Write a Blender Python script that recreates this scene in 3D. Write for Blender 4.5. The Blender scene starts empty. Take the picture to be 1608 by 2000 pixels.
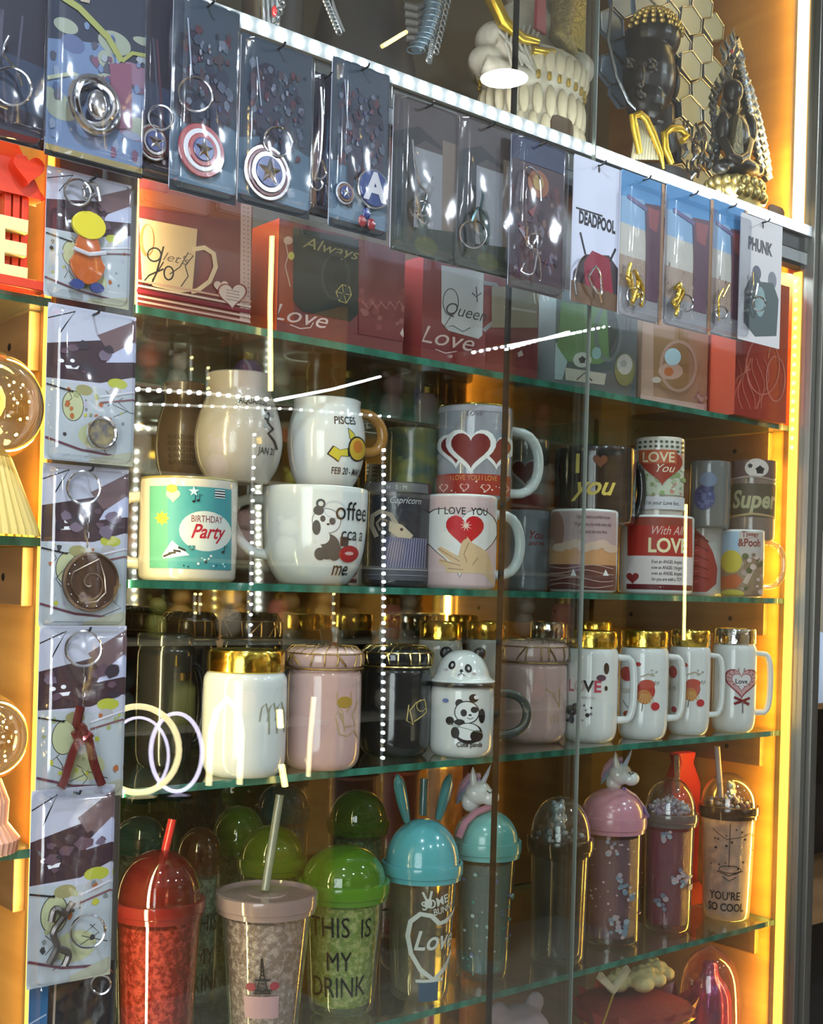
import bpy, bmesh, math, random
from math import sin, cos, pi, radians, sqrt, asin, atan2
from mathutils import Vector, Matrix
from mathutils.geometry import tessellate_polygon

# ------------------------------------------------------------------ camera, world, lights, exposure
S = bpy.context.scene
COL = S.collection
D, TH, RO, FP, EZ = .95, radians(40), .0275, 2420.0, 1.4
CF = Vector((sin(TH), cos(TH), 0)); R0 = Vector((cos(TH), -sin(TH), 0)); UZ = Vector((0, 0, 1))
CR = R0 * cos(RO) + UZ * sin(RO); CU = UZ * cos(RO) - R0 * sin(RO); CC = Vector((0, -D, EZ))
cam = bpy.data.objects.new('camera', bpy.data.cameras.new('camera')); COL.objects.link(cam)
cam.data.sensor_fit = 'VERTICAL'; cam.data.sensor_height = 24; cam.data.lens = 24 * FP / 2000
cam.data.shift_y = 152 / 2000; cam.data.clip_start = .02
m3 = Matrix((CR, CU, -CF)).transposed()
cam.matrix_world = Matrix.Translation(CC) @ m3.to_4x4()
S.camera = cam
S.view_settings.view_transform = 'Standard'; S.view_settings.look = 'None'
S.view_settings.gamma = 1; S.view_settings.exposure = 0.44
S.cycles.use_denoising = True
S.cycles.transparent_max_bounces = 32; S.cycles.max_bounces = 8
S.cycles.glossy_bounces = 4; S.cycles.diffuse_bounces = 3; S.cycles.transmission_bounces = 4
S.cycles.sample_clamp_indirect = 3; S.cycles.caustics_reflective = False; S.cycles.caustics_refractive = False
w = bpy.data.worlds.new('world'); S.world = w; w.use_nodes = True
w.node_tree.nodes['Background'].inputs[0].default_value = (.75, .82, 1, 1)
w.node_tree.nodes['Background'].inputs[1].default_value = .05

def area(name, loc, to, sx, sy, power, col):
    l = bpy.data.lights.new(name, 'AREA'); l.shape = 'RECTANGLE'; l.size = sx; l.size_y = sy
    l.energy = power; l.color = col
    o = bpy.data.objects.new(name, l); COL.objects.link(o); o.location = loc
    z = -(Vector(to)).normalized(); x = Vector((1, 0, 0)) if abs(z.x) < .9 else Vector((0, 0, 1))
    if sx < sy * .2 or abs(z.x) >= .9: x = Vector((0, 0, 1)).cross(z).normalized() if abs(z.z) < .9 else Vector((1, 0, 0))
    y = z.cross(x).normalized(); x = y.cross(z)
    o.matrix_world = Matrix.Translation(Vector(loc)) @ Matrix((x, y, z)).transposed().to_4x4()
    return o
XL, XR, YB = .482, 1.480, .36            # inside of the cabinet: left post, right jamb, back
ZT, Z2, Z3, Z4, Z5, Z6 = [EZ + k for k in (.4965, .238, .002, -.178, -.437, -.70)]
COOL, WARM, AMBER = (.82, .91, 1), (1, .78, .42), (1, .55, .07)
area('shelf_led_light', ((XL + XR) / 2, .035, ZT - .045), (0, .35, -1), .98, .012, 3.2, COOL)
area('statue_led_light', ((XL + XR) / 2, .02, ZT + .03), (0, .8, .6), .98, .012, .8, (.92, .96, 1))
area('added_fill_light', (-1.50, -1.25, 1.45), (1, .52, -.06), 1.7, 1.5, 54, (.90, .95, 1))  # unseen fill lamp, added to brighten the tumblers and lower shelves
area('jamb_led_light', (XR - .012, .022, EZ - .05), (-.45, 1, 0), .01, 1.35, 3.0, AMBER)
area('jamb_led_light_top', (XR - .012, .022, EZ + .75), (-.45, 1, 0), .01, .4, .5, (1, .66, .2))
area('post_led_light', (XL + .012, .022, EZ - .05), (.7, 1, 0), .01, 1.35, 1.5, (1, .84, .45))
area('left_post_led_light', (.4148 - .012, .000, EZ), (-.9, .5, 0), .01, 1.6, 3.5, (1, .66, .2))
area('opposite_cabinet_light', (1.2, -1.8, EZ + .6), (0, -1, -.6), 2.0, .1, 15, (1, .85, .6))

DOWNLIGHTS = [(.25, -.55), (1.610, -0.759), (2.3, -.45), (.6, -1.5), (1.5, -1.6), (2.4, -1.5), (-.3, -1.3)]
for i, (x, y) in enumerate(DOWNLIGHTS):
    l = bpy.data.lights.new('downlight_lamp', 'AREA'); l.shape = 'DISK'; l.size = .085; l.energy = 8 if i < 3 else 6; l.color = (.78, .89, 1)
    o = bpy.data.objects.new('downlight_lamp', l); COL.objects.link(o); o.location = (x, y, EZ + .965)
# ------------------------------------------------------------------ projection helpers (photo pixel -> point on a plane of the place)
def P(px, py, d, ax=1):
    r = CF * FP + CR * (px - 804) - CU * (py - 1152)
    return CC + r * ((d - CC[ax]) / r[ax])
def depth(p): return (p - CC).dot(CF)
def mirror(p): return Vector((p.x, -p.y, p.z))
def basis(p):
    t = Vector((CC.x - p.x, CC.y - p.y, 0)).normalized()
    return t, Vector((-t.y, t.x, 0))      # toward viewer, to the viewer's right

# ------------------------------------------------------------------ materials
MC = {}
def _new(name):
    m = bpy.data.materials.new(name); m.use_nodes = True; nt = m.node_tree
    return m, nt, nt.nodes['Principled BSDF'], nt.nodes['Material Output']
def mat(name, col, rough=.45, metal=0, coat=0, bump=None, emit=0, var=None, spec=.5, sub=0):
    if name in MC: return MC[name]
    m, nt, b, out = _new(name); c = tuple(col) + (1,)
    b.inputs['Base Color'].default_value = c; b.inputs['Roughness'].default_value = rough
    b.inputs['Metallic'].default_value = metal; b.inputs['Coat Weight'].default_value = coat
    b.inputs['Specular IOR Level'].default_value = spec
    if emit:
        b.inputs['Emission Color'].default_value = c; b.inputs['Emission Strength'].default_value = emit
        m.cycles.emission_sampling = 'NONE'
    tc = nt.nodes.new('ShaderNodeTexCoord')
    if var:                                  # (scale xyz, second colour)
        mp = nt.nodes.new('ShaderNodeMapping'); mp.inputs['Scale'].default_value = var[0]
        n = nt.nodes.new('ShaderNodeTexNoise'); n.inputs['Scale'].default_value = 1; n.inputs['Detail'].default_value = 5
        cr = nt.nodes.new('ShaderNodeValToRGB'); cr.color_ramp.elements[0].position = .35; cr.color_ramp.elements[1].position = .68
        cr.color_ramp.elements[0].color = c; cr.color_ramp.elements[1].color = tuple(var[1]) + (1,)
        nt.links.new(tc.outputs['Object'], mp.inputs[0]); nt.links.new(mp.outputs[0], n.inputs[0])
        nt.links.new(n.outputs[0], cr.inputs[0]); nt.links.new(cr.outputs[0], b.inputs['Base Color'])
    if bump:
        n = nt.nodes.new('ShaderNodeTexNoise' if len(bump) < 3 else 'ShaderNodeTexVoronoi')
        n.inputs['Scale'].default_value = bump[0]
        bp = nt.nodes.new('ShaderNodeBump'); bp.inputs['Strength'].default_value = bump[1]; bp.inputs['Distance'].default_value = .002
        nt.links.new(tc.outputs['Object'], n.inputs['Vector']); nt.links.new(n.outputs[0], bp.inputs['Height'])
        nt.links.new(bp.outputs[0], b.inputs['Normal'])
    MC[name] = m; return m
def clear(name, tint=(1, 1, 1), k=1.0, base=0.0, rough=.03, body=None, bodyf=0.0, bump=None, ior=1.5, vor=None):
    """see-through sheet: transparent tint, fresnel gloss, optional milky body"""
    if name in MC: return MC[name]
    m, nt, b, out = _new(name); N = nt.nodes.new; L = nt.links.new; nt.nodes.remove(b)
    tr = N('ShaderNodeBsdfTransparent'); tr.inputs[0].default_value = tuple(tint) + (1,)
    gl = N('ShaderNodeBsdfGlossy'); gl.inputs['Roughness'].default_value = rough; gl.inputs['Color'].default_value = (1, 1, 1, 1)
    fr = N('ShaderNodeLayerWeight'); fr.inputs[0].default_value = .5      # facing term: the same from either side of the sheet
    pw = N('ShaderNodeMath'); pw.operation = 'POWER'; pw.inputs[1].default_value = 4; L(fr.outputs['Facing'], pw.inputs[0])
    sc = N('ShaderNodeMath'); sc.operation = 'MULTIPLY_ADD'; sc.inputs[1].default_value = .95; sc.inputs[2].default_value = .045; L(pw.outputs[0], sc.inputs[0])
    ma = N('ShaderNodeMath'); ma.operation = 'MULTIPLY_ADD'; ma.inputs[1].default_value = k; ma.inputs[2].default_value = base; ma.use_clamp = True
    L(sc.outputs[0], ma.inputs[0])
    cur = tr
    tc = N('ShaderNodeTexCoord')
    if body:
        df = N('ShaderNodeBsdfDiffuse'); df.inputs[0].default_value = tuple(body) + (1,)
        tl = N('ShaderNodeBsdfTranslucent'); tl.inputs[0].default_value = tuple(body) + (1,)
        ad = N('ShaderNodeMixShader'); ad.inputs[0].default_value = .4; L(df.outputs[0], ad.inputs[1]); L(tl.outputs[0], ad.inputs[2])
        mx = N('ShaderNodeMixShader'); mx.inputs[0].default_value = bodyf
        L(tr.outputs[0], mx.inputs[1]); L(ad.outputs[0], mx.inputs[2]); cur = mx
        if vor:                              # crackled gel: cells of differing density
            v = N('ShaderNodeTexVoronoi'); v.inputs['Scale'].default_value = vor; v.feature = 'DISTANCE_TO_EDGE'
            n2 = N('ShaderNodeTexNoise'); n2.inputs['Scale'].default_value = vor * .45; n2.inputs['Detail'].default_value = 4
            cr = N('ShaderNodeValToRGB'); cr.color_ramp.elements[0].color = (.98, .98, .98, 1); cr.color_ramp.elements[1].color = (bodyf * .75,) * 3 + (1,)
            cr.color_ramp.elements[1].position = .22
            L(tc.outputs['Object'], v.inputs['Vector']); L(tc.outputs['Object'], n2.inputs['Vector'])
            L(v.outputs[0], cr.inputs[0]); L(cr.outputs[0], mx.inputs[0])
            c2 = N('ShaderNodeValToRGB'); c2.color_ramp.elements[0].position = .44; c2.color_ramp.elements[1].position = .62
            c2.color_ramp.elements[0].color = tuple(x * .62 for x in body) + (1,)
            c2.color_ramp.elements[1].color = tuple(min(1, x * 1.25 + .22) for x in body) + (1,)
            L(n2.outputs[0], c2.inputs[0]); L(c2.outputs[0], df.inputs[0]); L(c2.outputs[0], tl.inputs[0])
    if bump:
        n = N('ShaderNodeTexNoise'); n.inputs['Scale'].default_value = bump[0]; n.inputs['Detail'].default_value = 2
        bp = N('ShaderNodeBump'); bp.inputs['Strength'].default_value = bump[1]; bp.inputs['Distance'].default_value = .004
        L(tc.outputs['Object'], n.inputs['Vector']); L(n.outputs[0], bp.inputs['Height']); L(bp.outputs[0], gl.inputs['Normal']); L(bp.outputs[0], fr.inputs['Normal'])
    mx2 = N('ShaderNodeMixShader'); L(ma.outputs[0], mx2.inputs[0]); L(cur.outputs[0], mx2.inputs[1]); L(gl.outputs[0], mx2.inputs[2])
    L(mx2.outputs[0], out.inputs[0]); MC[name] = m; return m
def print_mat():
    m, nt, b, out = _new('printed_ink'); a = nt.nodes.new('ShaderNodeVertexColor'); a.layer_name = 'Col'
    nt.links.new(a.outputs[0], b.inputs['Base Color']); b.inputs['Roughness'].default_value = .45
    b.inputs['Specular IOR Level'].default_value = .3
    return m
INK = print_mat()
def ceramic(n, c, **k): return mat('glazed_' + n, c, rough=.14, coat=.5, **k)
WHITE = ceramic('white', (.74, .76, .74)); PINK = ceramic('pink', (.62, .40, .37)); BLACK = ceramic('black', (.018, .02, .022))
GREYC = ceramic('grey', (.36, .38, .42)); CREAM = ceramic('cream', (.62, .56, .48))
GOLD = mat('polished_gold', (.86, .60, .10), .16, 1, bump=(90, .35)); GOLDT = mat('antique_gold', (.62, .44, .10), .35, 1)
CHROME = mat('chrome', (.75, .77, .80), .12, 1); SILVER = mat('antique_silver', (.36, .38, .40), .34, 1, bump=(160, .3))
CHROMEB = mat('hammered_chrome', (.8, .8, .8), .12, 1, bump=(90, .4))
DARK = mat('dark_resin', (.022, .02, .02), .32); STONE = mat('ivory_resin', (.40, .34, .25), .5, var=((60, 60, 60), (.58, .52, .42)))
WOOD = mat('orange_laminate', (.38, .18, .035), .38, var=((6, 6, 40), (.50, .26, .06)), coat=.2)
WOODD = mat('brown_laminate', (.16, .085, .035), .42, var=((8, 8, 60), (.22, .12, .05)))
ALU = mat('aluminium', (.50, .52, .50), .3, 1, bump=(40, .2)); RUB = mat('black_rubber', (.010, .010, .010), .7, spec=.15)
GEDGE = mat('green_glass_edge', (.015, .10, .065), .12, var=((60, 60, 20), (.05, .26, .18)), coat=1)
GLASS = clear('window_glass', (.955, .975, .965), k=1.7, base=.004, rough=.0)
SHELFG = clear('shelf_glass', (.86, .93, .89), k=1.2, rough=.01, body=(.35, .45, .40), bodyf=.05)
BLIST = clear('blister_plastic', (.93, .95, .98), k=1.5, base=.012, rough=.09, bump=(28, .28))
CLEARP = clear('clear_plastic', (.90, .92, .90), k=1.6, base=.02, rough=.04, body=(.7, .7, .7), bodyf=.05)
MIRR = mat('tinted_mirror', (.62, .58, .48), .03, 1)
WLED = mat('white_led', (.90, .96, 1), emit=22); YLED = mat('warm_led', (1, .72, .22), emit=16); OLED = mat('amber_led', (1, .42, .08), emit=9)
STRIP = mat('white_led_tape', (.45, .48, .50), .4); PAPER = mat('white_card', (.66, .68, .78), .35, coat=.3)
BLKP = mat('black_plastic', (.02, .02, .022), .25)

# ------------------------------------------------------------------ mesh builder
class MB:
    def __init__(s): s.v = []; s.f = []; s.m = []; s.c = []
    def add(s, vs, fs, m=0, c=(1, 1, 1)):
        o = len(s.v); s.v += [tuple(v) for v in vs]
        for f in fs: s.f.append(tuple(i + o for i in f)); s.m.append(m); s.c.append(c)
        return s
    def box(s, a, b, m=0, c=(1, 1, 1)):
        x0, y0, z0 = a; x1, y1, z1 = b
        return s.add([(x0, y0, z0), (x1, y0, z0), (x1, y1, z0), (x0, y1, z0), (x0, y0, z1), (x1, y0, z1), (x1, y1, z1), (x0, y1, z1)],
                     [(0, 3, 2, 1), (4, 5, 6, 7), (0, 1, 5, 4), (1, 2, 6, 5), (2, 3, 7, 6), (3, 0, 4, 7)], m, c)
    def lathe(s, prof, n=40, c=(0, 0, 0), m=0, ax=None, rz=1):
        vs = []; fs = []; c = Vector(c); k = len(prof)
        for i in range(n):
            a = 2 * pi * i / n
            for r, z in prof: vs.append((c.x + r * cos(a), c.y + r * sin(a) * rz, c.z + z))
        for i in range(n):
            j = (i + 1) % n
            for q in range(k - 1):
                f = (i * k + q, j * k + q, j * k + q + 1, i * k + q + 1)
                if prof[q][0] < 1e-6: f = (i * k + q, j * k + q + 1, i * k + q + 1)
                elif prof[q + 1][0] < 1e-6: f = (i * k + q, j * k + q, i * k + q + 1)
                fs.append(f)
        return s.add(vs, fs, m)
    def tube(s, pts, r, n=8, m=0, closed=False, rr=None, c=(1, 1, 1), flat=1.0):
        pts = [Vector(p) for p in pts]; N = len(pts); vs = []; fs = []; up = None
        for i, p in enumerate(pts):
            a = pts[(i - 1) % N] if closed or i else p; b = pts[(i + 1) % N] if closed or i < N - 1 else p
            t = (b - a).normalized()
            if up is None: up = t.orthogonal().normalized()
            up = (up - t * up.dot(t)).normalized() if (up - t * up.dot(t)).length > 1e-6 else t.orthogonal().normalized()
            sd = t.cross(up); R = rr[i] if rr else r
            for k in range(n):
                an = 2 * pi * k / n; vs.append(p + up * cos(an) * R + sd * sin(an) * R * flat)
        for i in range(N if closed else N - 1):
            j = (i + 1) % N
            for k in range(n): fs.append((i * n + k, i * n + (k + 1) % n, j * n + (k + 1) % n, j * n + k))
        if not closed: fs.append(tuple(range(n))[::-1]); fs.append(tuple(range((N - 1) * n, N * n)))
        return s.add(vs, fs, m, c)
    def ball(s, c, r, n=16, m=0, col=(1, 1, 1)):
        r = (r, r, r) if not hasattr(r, '__len__') else r; c = Vector(c); vs = [c + Vector((0, 0, -r[2]))]; fs = []; h = max(4, n // 2)
        for i in range(1, h):
            a = pi * i / h - pi / 2
            for k in range(n): t = 2 * pi * k / n; vs.append(c + Vector((r[0] * cos(a) * cos(t), r[1] * cos(a) * sin(t), r[2] * sin(a))))
        vs.append(c + Vector((0, 0, r[2]))); T = len(vs) - 1
        for k in range(n): fs.append((0, 1 + (k + 1) % n, 1 + k))
        for i in range(h - 2):
            for k in range(n): fs.append((1 + i * n + k, 1 + i * n + (k + 1) % n, 1 + (i + 1) * n + (k + 1) % n, 1 + (i + 1) * n + k))
        for k in range(n): fs.append((T, 1 + (h - 2) * n + k, 1 + (h - 2) * n + (k + 1) % n))
        return s.add(vs, fs, m, col)
    def prism(s, poly, o, ux, uz, d, m=0, c=(1, 1, 1)):
        """polygon in the plane (ux, uz) from origin o, extruded by vector d"""
        o = Vector(o); ux = Vector(ux); uz = Vector(uz); d = Vector(d); n = len(poly)
        a = [o + ux * x + uz * z for x, z in poly]; vs = a + [p + d for p in a]
        tri = tessellate_polygon([[Vector((x, z, 0)) for x, z in poly]])
        fs = [t for t in tri] + [tuple(i + n for i in t)[::-1] for t in tri] + [(i, (i + 1) % n, (i + 1) % n + n, i + n) for i in range(n)]
        return s.add(vs, fs, m, c)
    def xf(s, M):
        s.v = [tuple(M @ Vector(v)) for v in s.v]; return s
    def join(s, o, m=0):
        k = len(s.v); s.v += o.v; s.f += [tuple(i + k for i in f) for f in o.f]; s.m += [x + m for x in o.m]; s.c += o.c; return s
    def build(s, name, mats, parent=None, loc=None, smooth=True, bevel=0, remesh=0, sub=0):
        me = bpy.data.meshes.new(name); me.from_pydata(s.v, [], s.f)
        mats = mats if isinstance(mats, (list, tuple)) else [mats]
        for m in mats: me.materials.append(m)
        me.polygons.foreach_set('material_index', [min(x, len(mats) - 1) for x in s.m])
        if INK in mats:
            at = me.color_attributes.new('Col', 'FLOAT_COLOR', 'CORNER'); buf = []
            for f, c in zip(s.f, s.c): buf += (list(c) + [1]) * len(f)
            at.data.foreach_set('color', buf)
        if remesh or smooth:
            b = bmesh.new(); b.from_mesh(me); bmesh.ops.recalc_face_normals(b, faces=[f for f in b.faces if mats[f.material_index] is not INK]); b.to_mesh(me); b.free()
        me.update()
        o = bpy.data.objects.new(name, me); COL.objects.link(o)
        if smooth:
            me.polygons.foreach_set('use_smooth', [True] * len(me.polygons))
            if not remesh: me.set_sharp_from_angle(angle=radians(38))
        if bevel:
            b = o.modifiers.new('bevel', 'BEVEL'); b.width = bevel; b.segments = 2; b.limit_method = 'ANGLE'; b.angle_limit = radians(50)
        if remesh:
            r = o.modifiers.new('remesh', 'REMESH'); r.mode = 'VOXEL'; r.voxel_size = remesh; r.use_smooth_shade = True
            q = o.modifiers.new('smooth', 'SMOOTH'); q.iterations = 3; q.factor = .5
        if parent: o.parent = parent
        if loc is not None: o.location = loc
        return o
def tag(o, label, cat, group=None):
    o['label'] = label; o['category'] = cat
    if group: o['group'] = group
    return o
def thing(name, loc, label, cat, group=None):
    o = bpy.data.objects.new(name, None); COL.objects.link(o); o.location = loc; o.empty_display_size = .02
    return tag(o, label, cat, group)
def struct(o): o['kind'] = 'structure'; return o

# ------------------------------------------------------------------ printing: flat shapes laid on a surface
_TX = {}
def text_mesh(t, bold=0.0, shear=0.0):
    k = (t, bold, shear)
    if k in _TX: return _TX[k]
    c = bpy.data.curves.new('t', 'FONT'); c.body = t; c.size = 1; c.align_x = 'CENTER'; c.align_y = 'CENTER'
    c.offset = bold; c.shear = shear; c.resolution_u = 3
    o = bpy.data.objects.new('t', c); me = bpy.data.meshes.new_from_object(o)
    me.calc_loop_triangles()
    r = ([(v.co.x, v.co.y) for v in me.vertices], [tuple(q.vertices) for q in me.loop_triangles])
    bpy.data.objects.remove(o); bpy.data.curves.remove(c); bpy.data.meshes.remove(me)
    _TX[k] = r; return r
def ell_pts(x, y, a, b, n=26): return [(x + a * cos(2 * pi * i / n), y + b * sin(2 * pi * i / n)) for i in range(n)]
def heart_pts(x, y, w, n=30):
    return [(x + w / 32 * 16 * sin(t) ** 3, y - w / 32 * (13 * cos(t) - 5 * cos(2 * t) - 2 * cos(3 * t) - cos(4 * t))) for t in [2 * pi * i / n for i in range(n)]]
def star_pts(x, y, r, n=5, k=.4): return [(x + (r if i % 2 == 0 else r * k) * sin(pi * i / n), y - (r if i % 2 == 0 else r * k) * cos(pi * i / n)) for i in range(2 * n)]
class Print:
    """frame: to2 (pixel -> metres on the surface), to3 (metres on the surface, offset -> local point), s = metres per pixel"""
    def __init__(s, to2, to3, sc, lmax=None): s.to2 = to2; s.to3 = to3; s.s = sc; s.mb = MB(); s.n = 0; s.lmax = lmax
    def tris(s, pts, tri, col):
        off = .0004 + s.n * (.000012 if not s.lmax else .00003); s.n += 1
        T = [tuple(pts[i] for i in t) for t in tri]
        if s.lmax:
            out = []
            while T:
                a, b, c = T.pop(); e = [(math.dist(a, b), 0), (math.dist(b, c), 1), (math.dist(c, a), 2)]; l, i = max(e)
                if l < s.lmax or len(out) > 14000: out.append((a, b, c)); continue
                if i == 1: a, b, c = b, c, a
                elif i == 2: a, b, c = c, a, b
                m_ = ((a[0] + b[0]) / 2, (a[1] + b[1]) / 2); T += [(a, m_, c), (m_, b, c)]
            T = out
        vs = []; fs = []
        for t in T:
            ar = (t[1][0] - t[0][0]) * (t[2][1] - t[0][1]) - (t[2][0] - t[0][0]) * (t[1][1] - t[0][1])
            if ar < 0: t = t[::-1]
            k = len(vs); vs += [s.to3(u, v, off) for u, v in t]; fs.append((k, k + 1, k + 2))
        s.mb.add(vs, fs, 0, col)
    def poly(s, pts, col):
        p = [s.to2(*q) for q in pts]; s.tris(p, tessellate_polygon([[Vector((a, b, 0)) for a, b in p]]), col); return s
    def ell(s, x, y, a, b, col): return s.poly(ell_pts(x, y, a, b), col)
    def ring(s, x, y, a, b, w, col): return s.line(ell_pts(x, y, a, b, 30) + [ell_pts(x, y, a, b, 30)[0]], w, col)
    def rect(s, x0, y0, x1, y1, col): return s.poly([(x0, y0), (x1, y0), (x1, y1), (x0, y1)], col)
    def heart(s, x, y, wd, col): return s.poly(heart_pts(x, y, wd), col)
    def star(s, x, y, r, col, n=5, k=.4): return s.poly(star_pts(x, y, r, n, k), col)
    def line(s, pts, wd, col):
        vs = []; tr = []
        p = [Vector(q) for q in pts]
        for i, q in enumerate(p):
            a = p[max(0, i - 1)]; b = p[min(len(p) - 1, i + 1)]; t = b - a
            t = t.normalized() if t.length > 1e-9 else Vector((1, 0)); n = Vector((-t.y, t.x)) * wd / 2
            vs += [s.to2(*(q + n)), s.to2(*(q - n))]
            if i: k = 2 * i; tr += [(k - 2, k - 1, k), (k - 1, k + 1, k)]
        s.tris(vs, tr, col); return s
    def text(s, t, x, y, h, col, bold=0.0, shear=0.0, sx=1.0, rot=0):
        vs, tr = text_mesh(t, bold, shear); u0, v0 = s.to2(x, y); k = h * s.s / .72; c_, s_ = cos(rot), sin(rot)
        s.tris([(u0 + k * (a * sx * c_ - b * s_), v0 + k * (a * sx * s_ + b * c_)) for a, b in vs], tr, col); return s
    def dots(s, n, x0, y0, x1, y1, r, cols, seed=1):
        g = random.Random(seed)
        for _ in range(n):
            q = r * g.uniform(.5, 1.2); s.ell(g.uniform(x0, x1), g.uniform(y0, y1), q, q, g.choice(cols))
        return s
def cyl_print(root, cx, base_py, rpx, rad, R, mpp):
    """rad(z) = radius of the body at height z"""
    t, r = basis(root)
    def to2(px, py):
        sx = (px - cx + .0275 * (py - base_py)) / rpx; sx = max(-.995, min(.995, sx)); return (R * asin(sx), (base_py - py) * mpp)
    def to3(u, v, off):
        v = max(.0012, v); a = u / R; q = rad(v) + off; n = t * cos(a) + r * sin(a); return (n.x * q, n.y * q, v)
    return Print(to2, to3, mpp, lmax=.0026)
def plane_print(org, Y):
    def to2(px, py): p = P(px, py, Y); return (p.x - org.x, p.z - org.z)
    mid = P(0, 0, Y)
    return Print(to2, lambda u, v, off: (u, Y - org.y - off, v), 1 / FP)
RED = (.42, .02, .02); DRED = (.20, .01, .015); BLK = (.012, .012, .014); WHT = (.80, .80, .80); YEL = (.75, .55, .05)

# ------------------------------------------------------------------ SETTING
def slab(name, a, b, m, parent=None, bevel=0):
    return MB().box(a, b).build(name, m, parent, smooth=False, bevel=bevel)
RX0, RX1, RY0, RY1, RZ1 = -1.6, 4.2, -3.4, .46, EZ + .98
struct(slab('floor', (RX0, RY0, -.06), (RX1, RY1, 0), mat('floor_tiles', (.30, .28, .25), .25, var=((3, 3, 3), (.36, .34, .30)))))
struct(slab('ceiling', (RX0, RY0, RZ1), (RX1, RY1, RZ1 + .06), mat('ceiling_paint', (.5, .5, .5), .7)))
WALLM = mat('dark_wall', (.10, .07, .045), .5, var=((4, 4, 4), (.16, .11, .07)))
struct(slab('wall_back', (RX0, RY1, 0), (RX1, RY1 + .06, RZ1), WALLM))
struct(slab('wall_front', (RX0, RY0 - .06, 0), (RX1, RY0, RZ1), WALLM))
struct(slab('wall_left', (RX0 - .06, RY0, 0), (RX0, RY1, RZ1), WALLM))
wf = MB()
for a_, b_ in (((-1.6, -2.1, .66), (-1.56, -.4, .70)), ((-1.6, -2.1, 2.20), (-1.56, -.4, 2.24)), ((-1.6, -2.14, .66), (-1.56, -2.1, 2.24)), ((-1.6, -.4, .66), (-1.56, -.36, 2.24)), ((-1.6, -1.27, .70), (-1.57, -1.23, 2.20))): wf.box(a_, b_)
struct(wf.build('fill_light_frame', mat('fill_frame_paint', (.6, .6, .6), .4), smooth=False))  # unseen frame, added behind the fill lamp on the left wall
struct(slab('wall_right', (RX1, RY0, 0), (RX1 + .06, RY1, RZ1), WALLM))

# ---- main display cabinet
CT = EZ + .95
cab = thing('display_cabinet', ((XL + XR) / 2, .18, 0), 'lit glass-fronted display cabinet holding the rows of mugs and tumblers', 'display cabinet')
CO = Vector(cab.location)
def cpart(name, a, b, m, bevel=0, parent=None):
    o = slab(name, a, b, m, None, bevel); o.parent = parent or cab
    o.location = -CO if parent is None else Vector((0, 0, 0)); return o
XP = .4148
cpart('side_panel', (XR, .004, 0), (XR + .018, YB + .02, CT), WOOD)
cpart('side_panel', (XL - .018, .0045, 0), (XL, YB + .02, CT), WOOD)
cpart('mirror_back', (XL, YB, ZT - .003), (XR, YB + .012, .5), MIRR)
cpart('back_panel', (XL, YB, ZT), (XR, YB + .012, CT), mat('olive_board', (.06, .055, .035), .45))
cpart('front_post', (XP, -.006, 0), (XL, .004, CT), mat('post_grey', (.16, .17, .17), .35, .6))
jb = MB().box((XR + .0, -.012, 0), (XR + .011, .004, CT)).box((XR + .011, -.020, 0), (XR + .022, .004, CT)).box((XR + .024, -.014, 0), (XR + .036, .006, CT))
o = jb.build('front_jamb', mat('jamb_metal', (.17, .17, .15), .35, .8), cab, smooth=False, bevel=.001); o.location = -CO
# display shelf with light tape
cpart('upper_shelf', (XL, .004, ZT - .012), (XR, YB, ZT + .004), WOODD)
cpart('shelf_fascia', (XL, -.002, ZT - .026), (XR, .018, ZT - .006), mat('dark_fascia', (.05, .05, .048), .35))
cpart('white_door_track', (XL, -.001, ZT - .042), (XR, .016, ZT - .0265), mat('track_white', (.42, .43, .45), .4))
cpart('lower_door_track', (XL, .0, ZT - .047), (XR, .016, ZT - .0425), RUB)
tp = cpart('light_tape', (XL, -.007, ZT - .005), (XR, -.001, ZT + .009), STRIP)
d = MB(); x = XL + .006
while x < XR: d.ball((x, -.0080, ZT + .002), (.0046, .0030, .0042), 12); x += .0188
o = d.build('diode', WLED, cab); o.location = -CO
def glass_shelf(x0, x1, z, y0=.02, y1=YB - .004, par=None, co=None):
    mb = MB().box((x0, y0, z - .007), (x1, y1, z)); mb.m = [0, 0, 1, 1, 1, 1]
    o = mb.build('glass_shelf', [SHELFG, GEDGE], par or cab, smooth=False); o.location = -(co if co is not None else CO); return o
for z in (Z2, Z3, Z4, Z5, Z6): glass_shelf(XL + .001, XR - .001, z)
for z in (Z2, Z3, Z4, Z5, Z6):
    for x0, x1 in ((XR - .010, XR), (XL, XL + .010)):
        o = MB().box((x0, .045, z - .052), (x1, YB - .004, z - .0075)).build('shelf_cleat', WOODD, cab, smooth=False, bevel=.001); o.location = -CO
        sx = x0 if x0 > 1 else x1
        for sy in (.10, .28): MB().ball((sx, sy, z - .03), (.001, .0035, .0035), 10).build('screw', RUB, o)
# vertical light tapes just inside the front corners
for X, sg in ((XR, -1), (XL, 1)):
    a, b = sorted((X, X + sg * .003)); cpart('side_light_tape', (a, .006, .4), (b, .018, ZT - .05), mat('glowing_warm_tape', (1, .62, .07), .4, emit=2.2) if sg < 0 else mat('warm_tape', (.5, .36, .12), .4)); cpart('side_light_tape', (a, .006, ZT + .006), (b, .022, CT - .01), mat('glowing_pale_tape', (1, .86, .5), .4, emit=4))
    d = MB(); z = Z2 - .03 if sg < 0 else .7
    while z < (ZT - .06 if sg < 0 else CT - .02): d.ball((X + sg * .0045, .012, z), (.0022, .0032, .0032), 8); z += .0125
    o = d.build('side_diode', OLED if sg < 0 else YLED, cab); o.location = -CO
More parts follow.
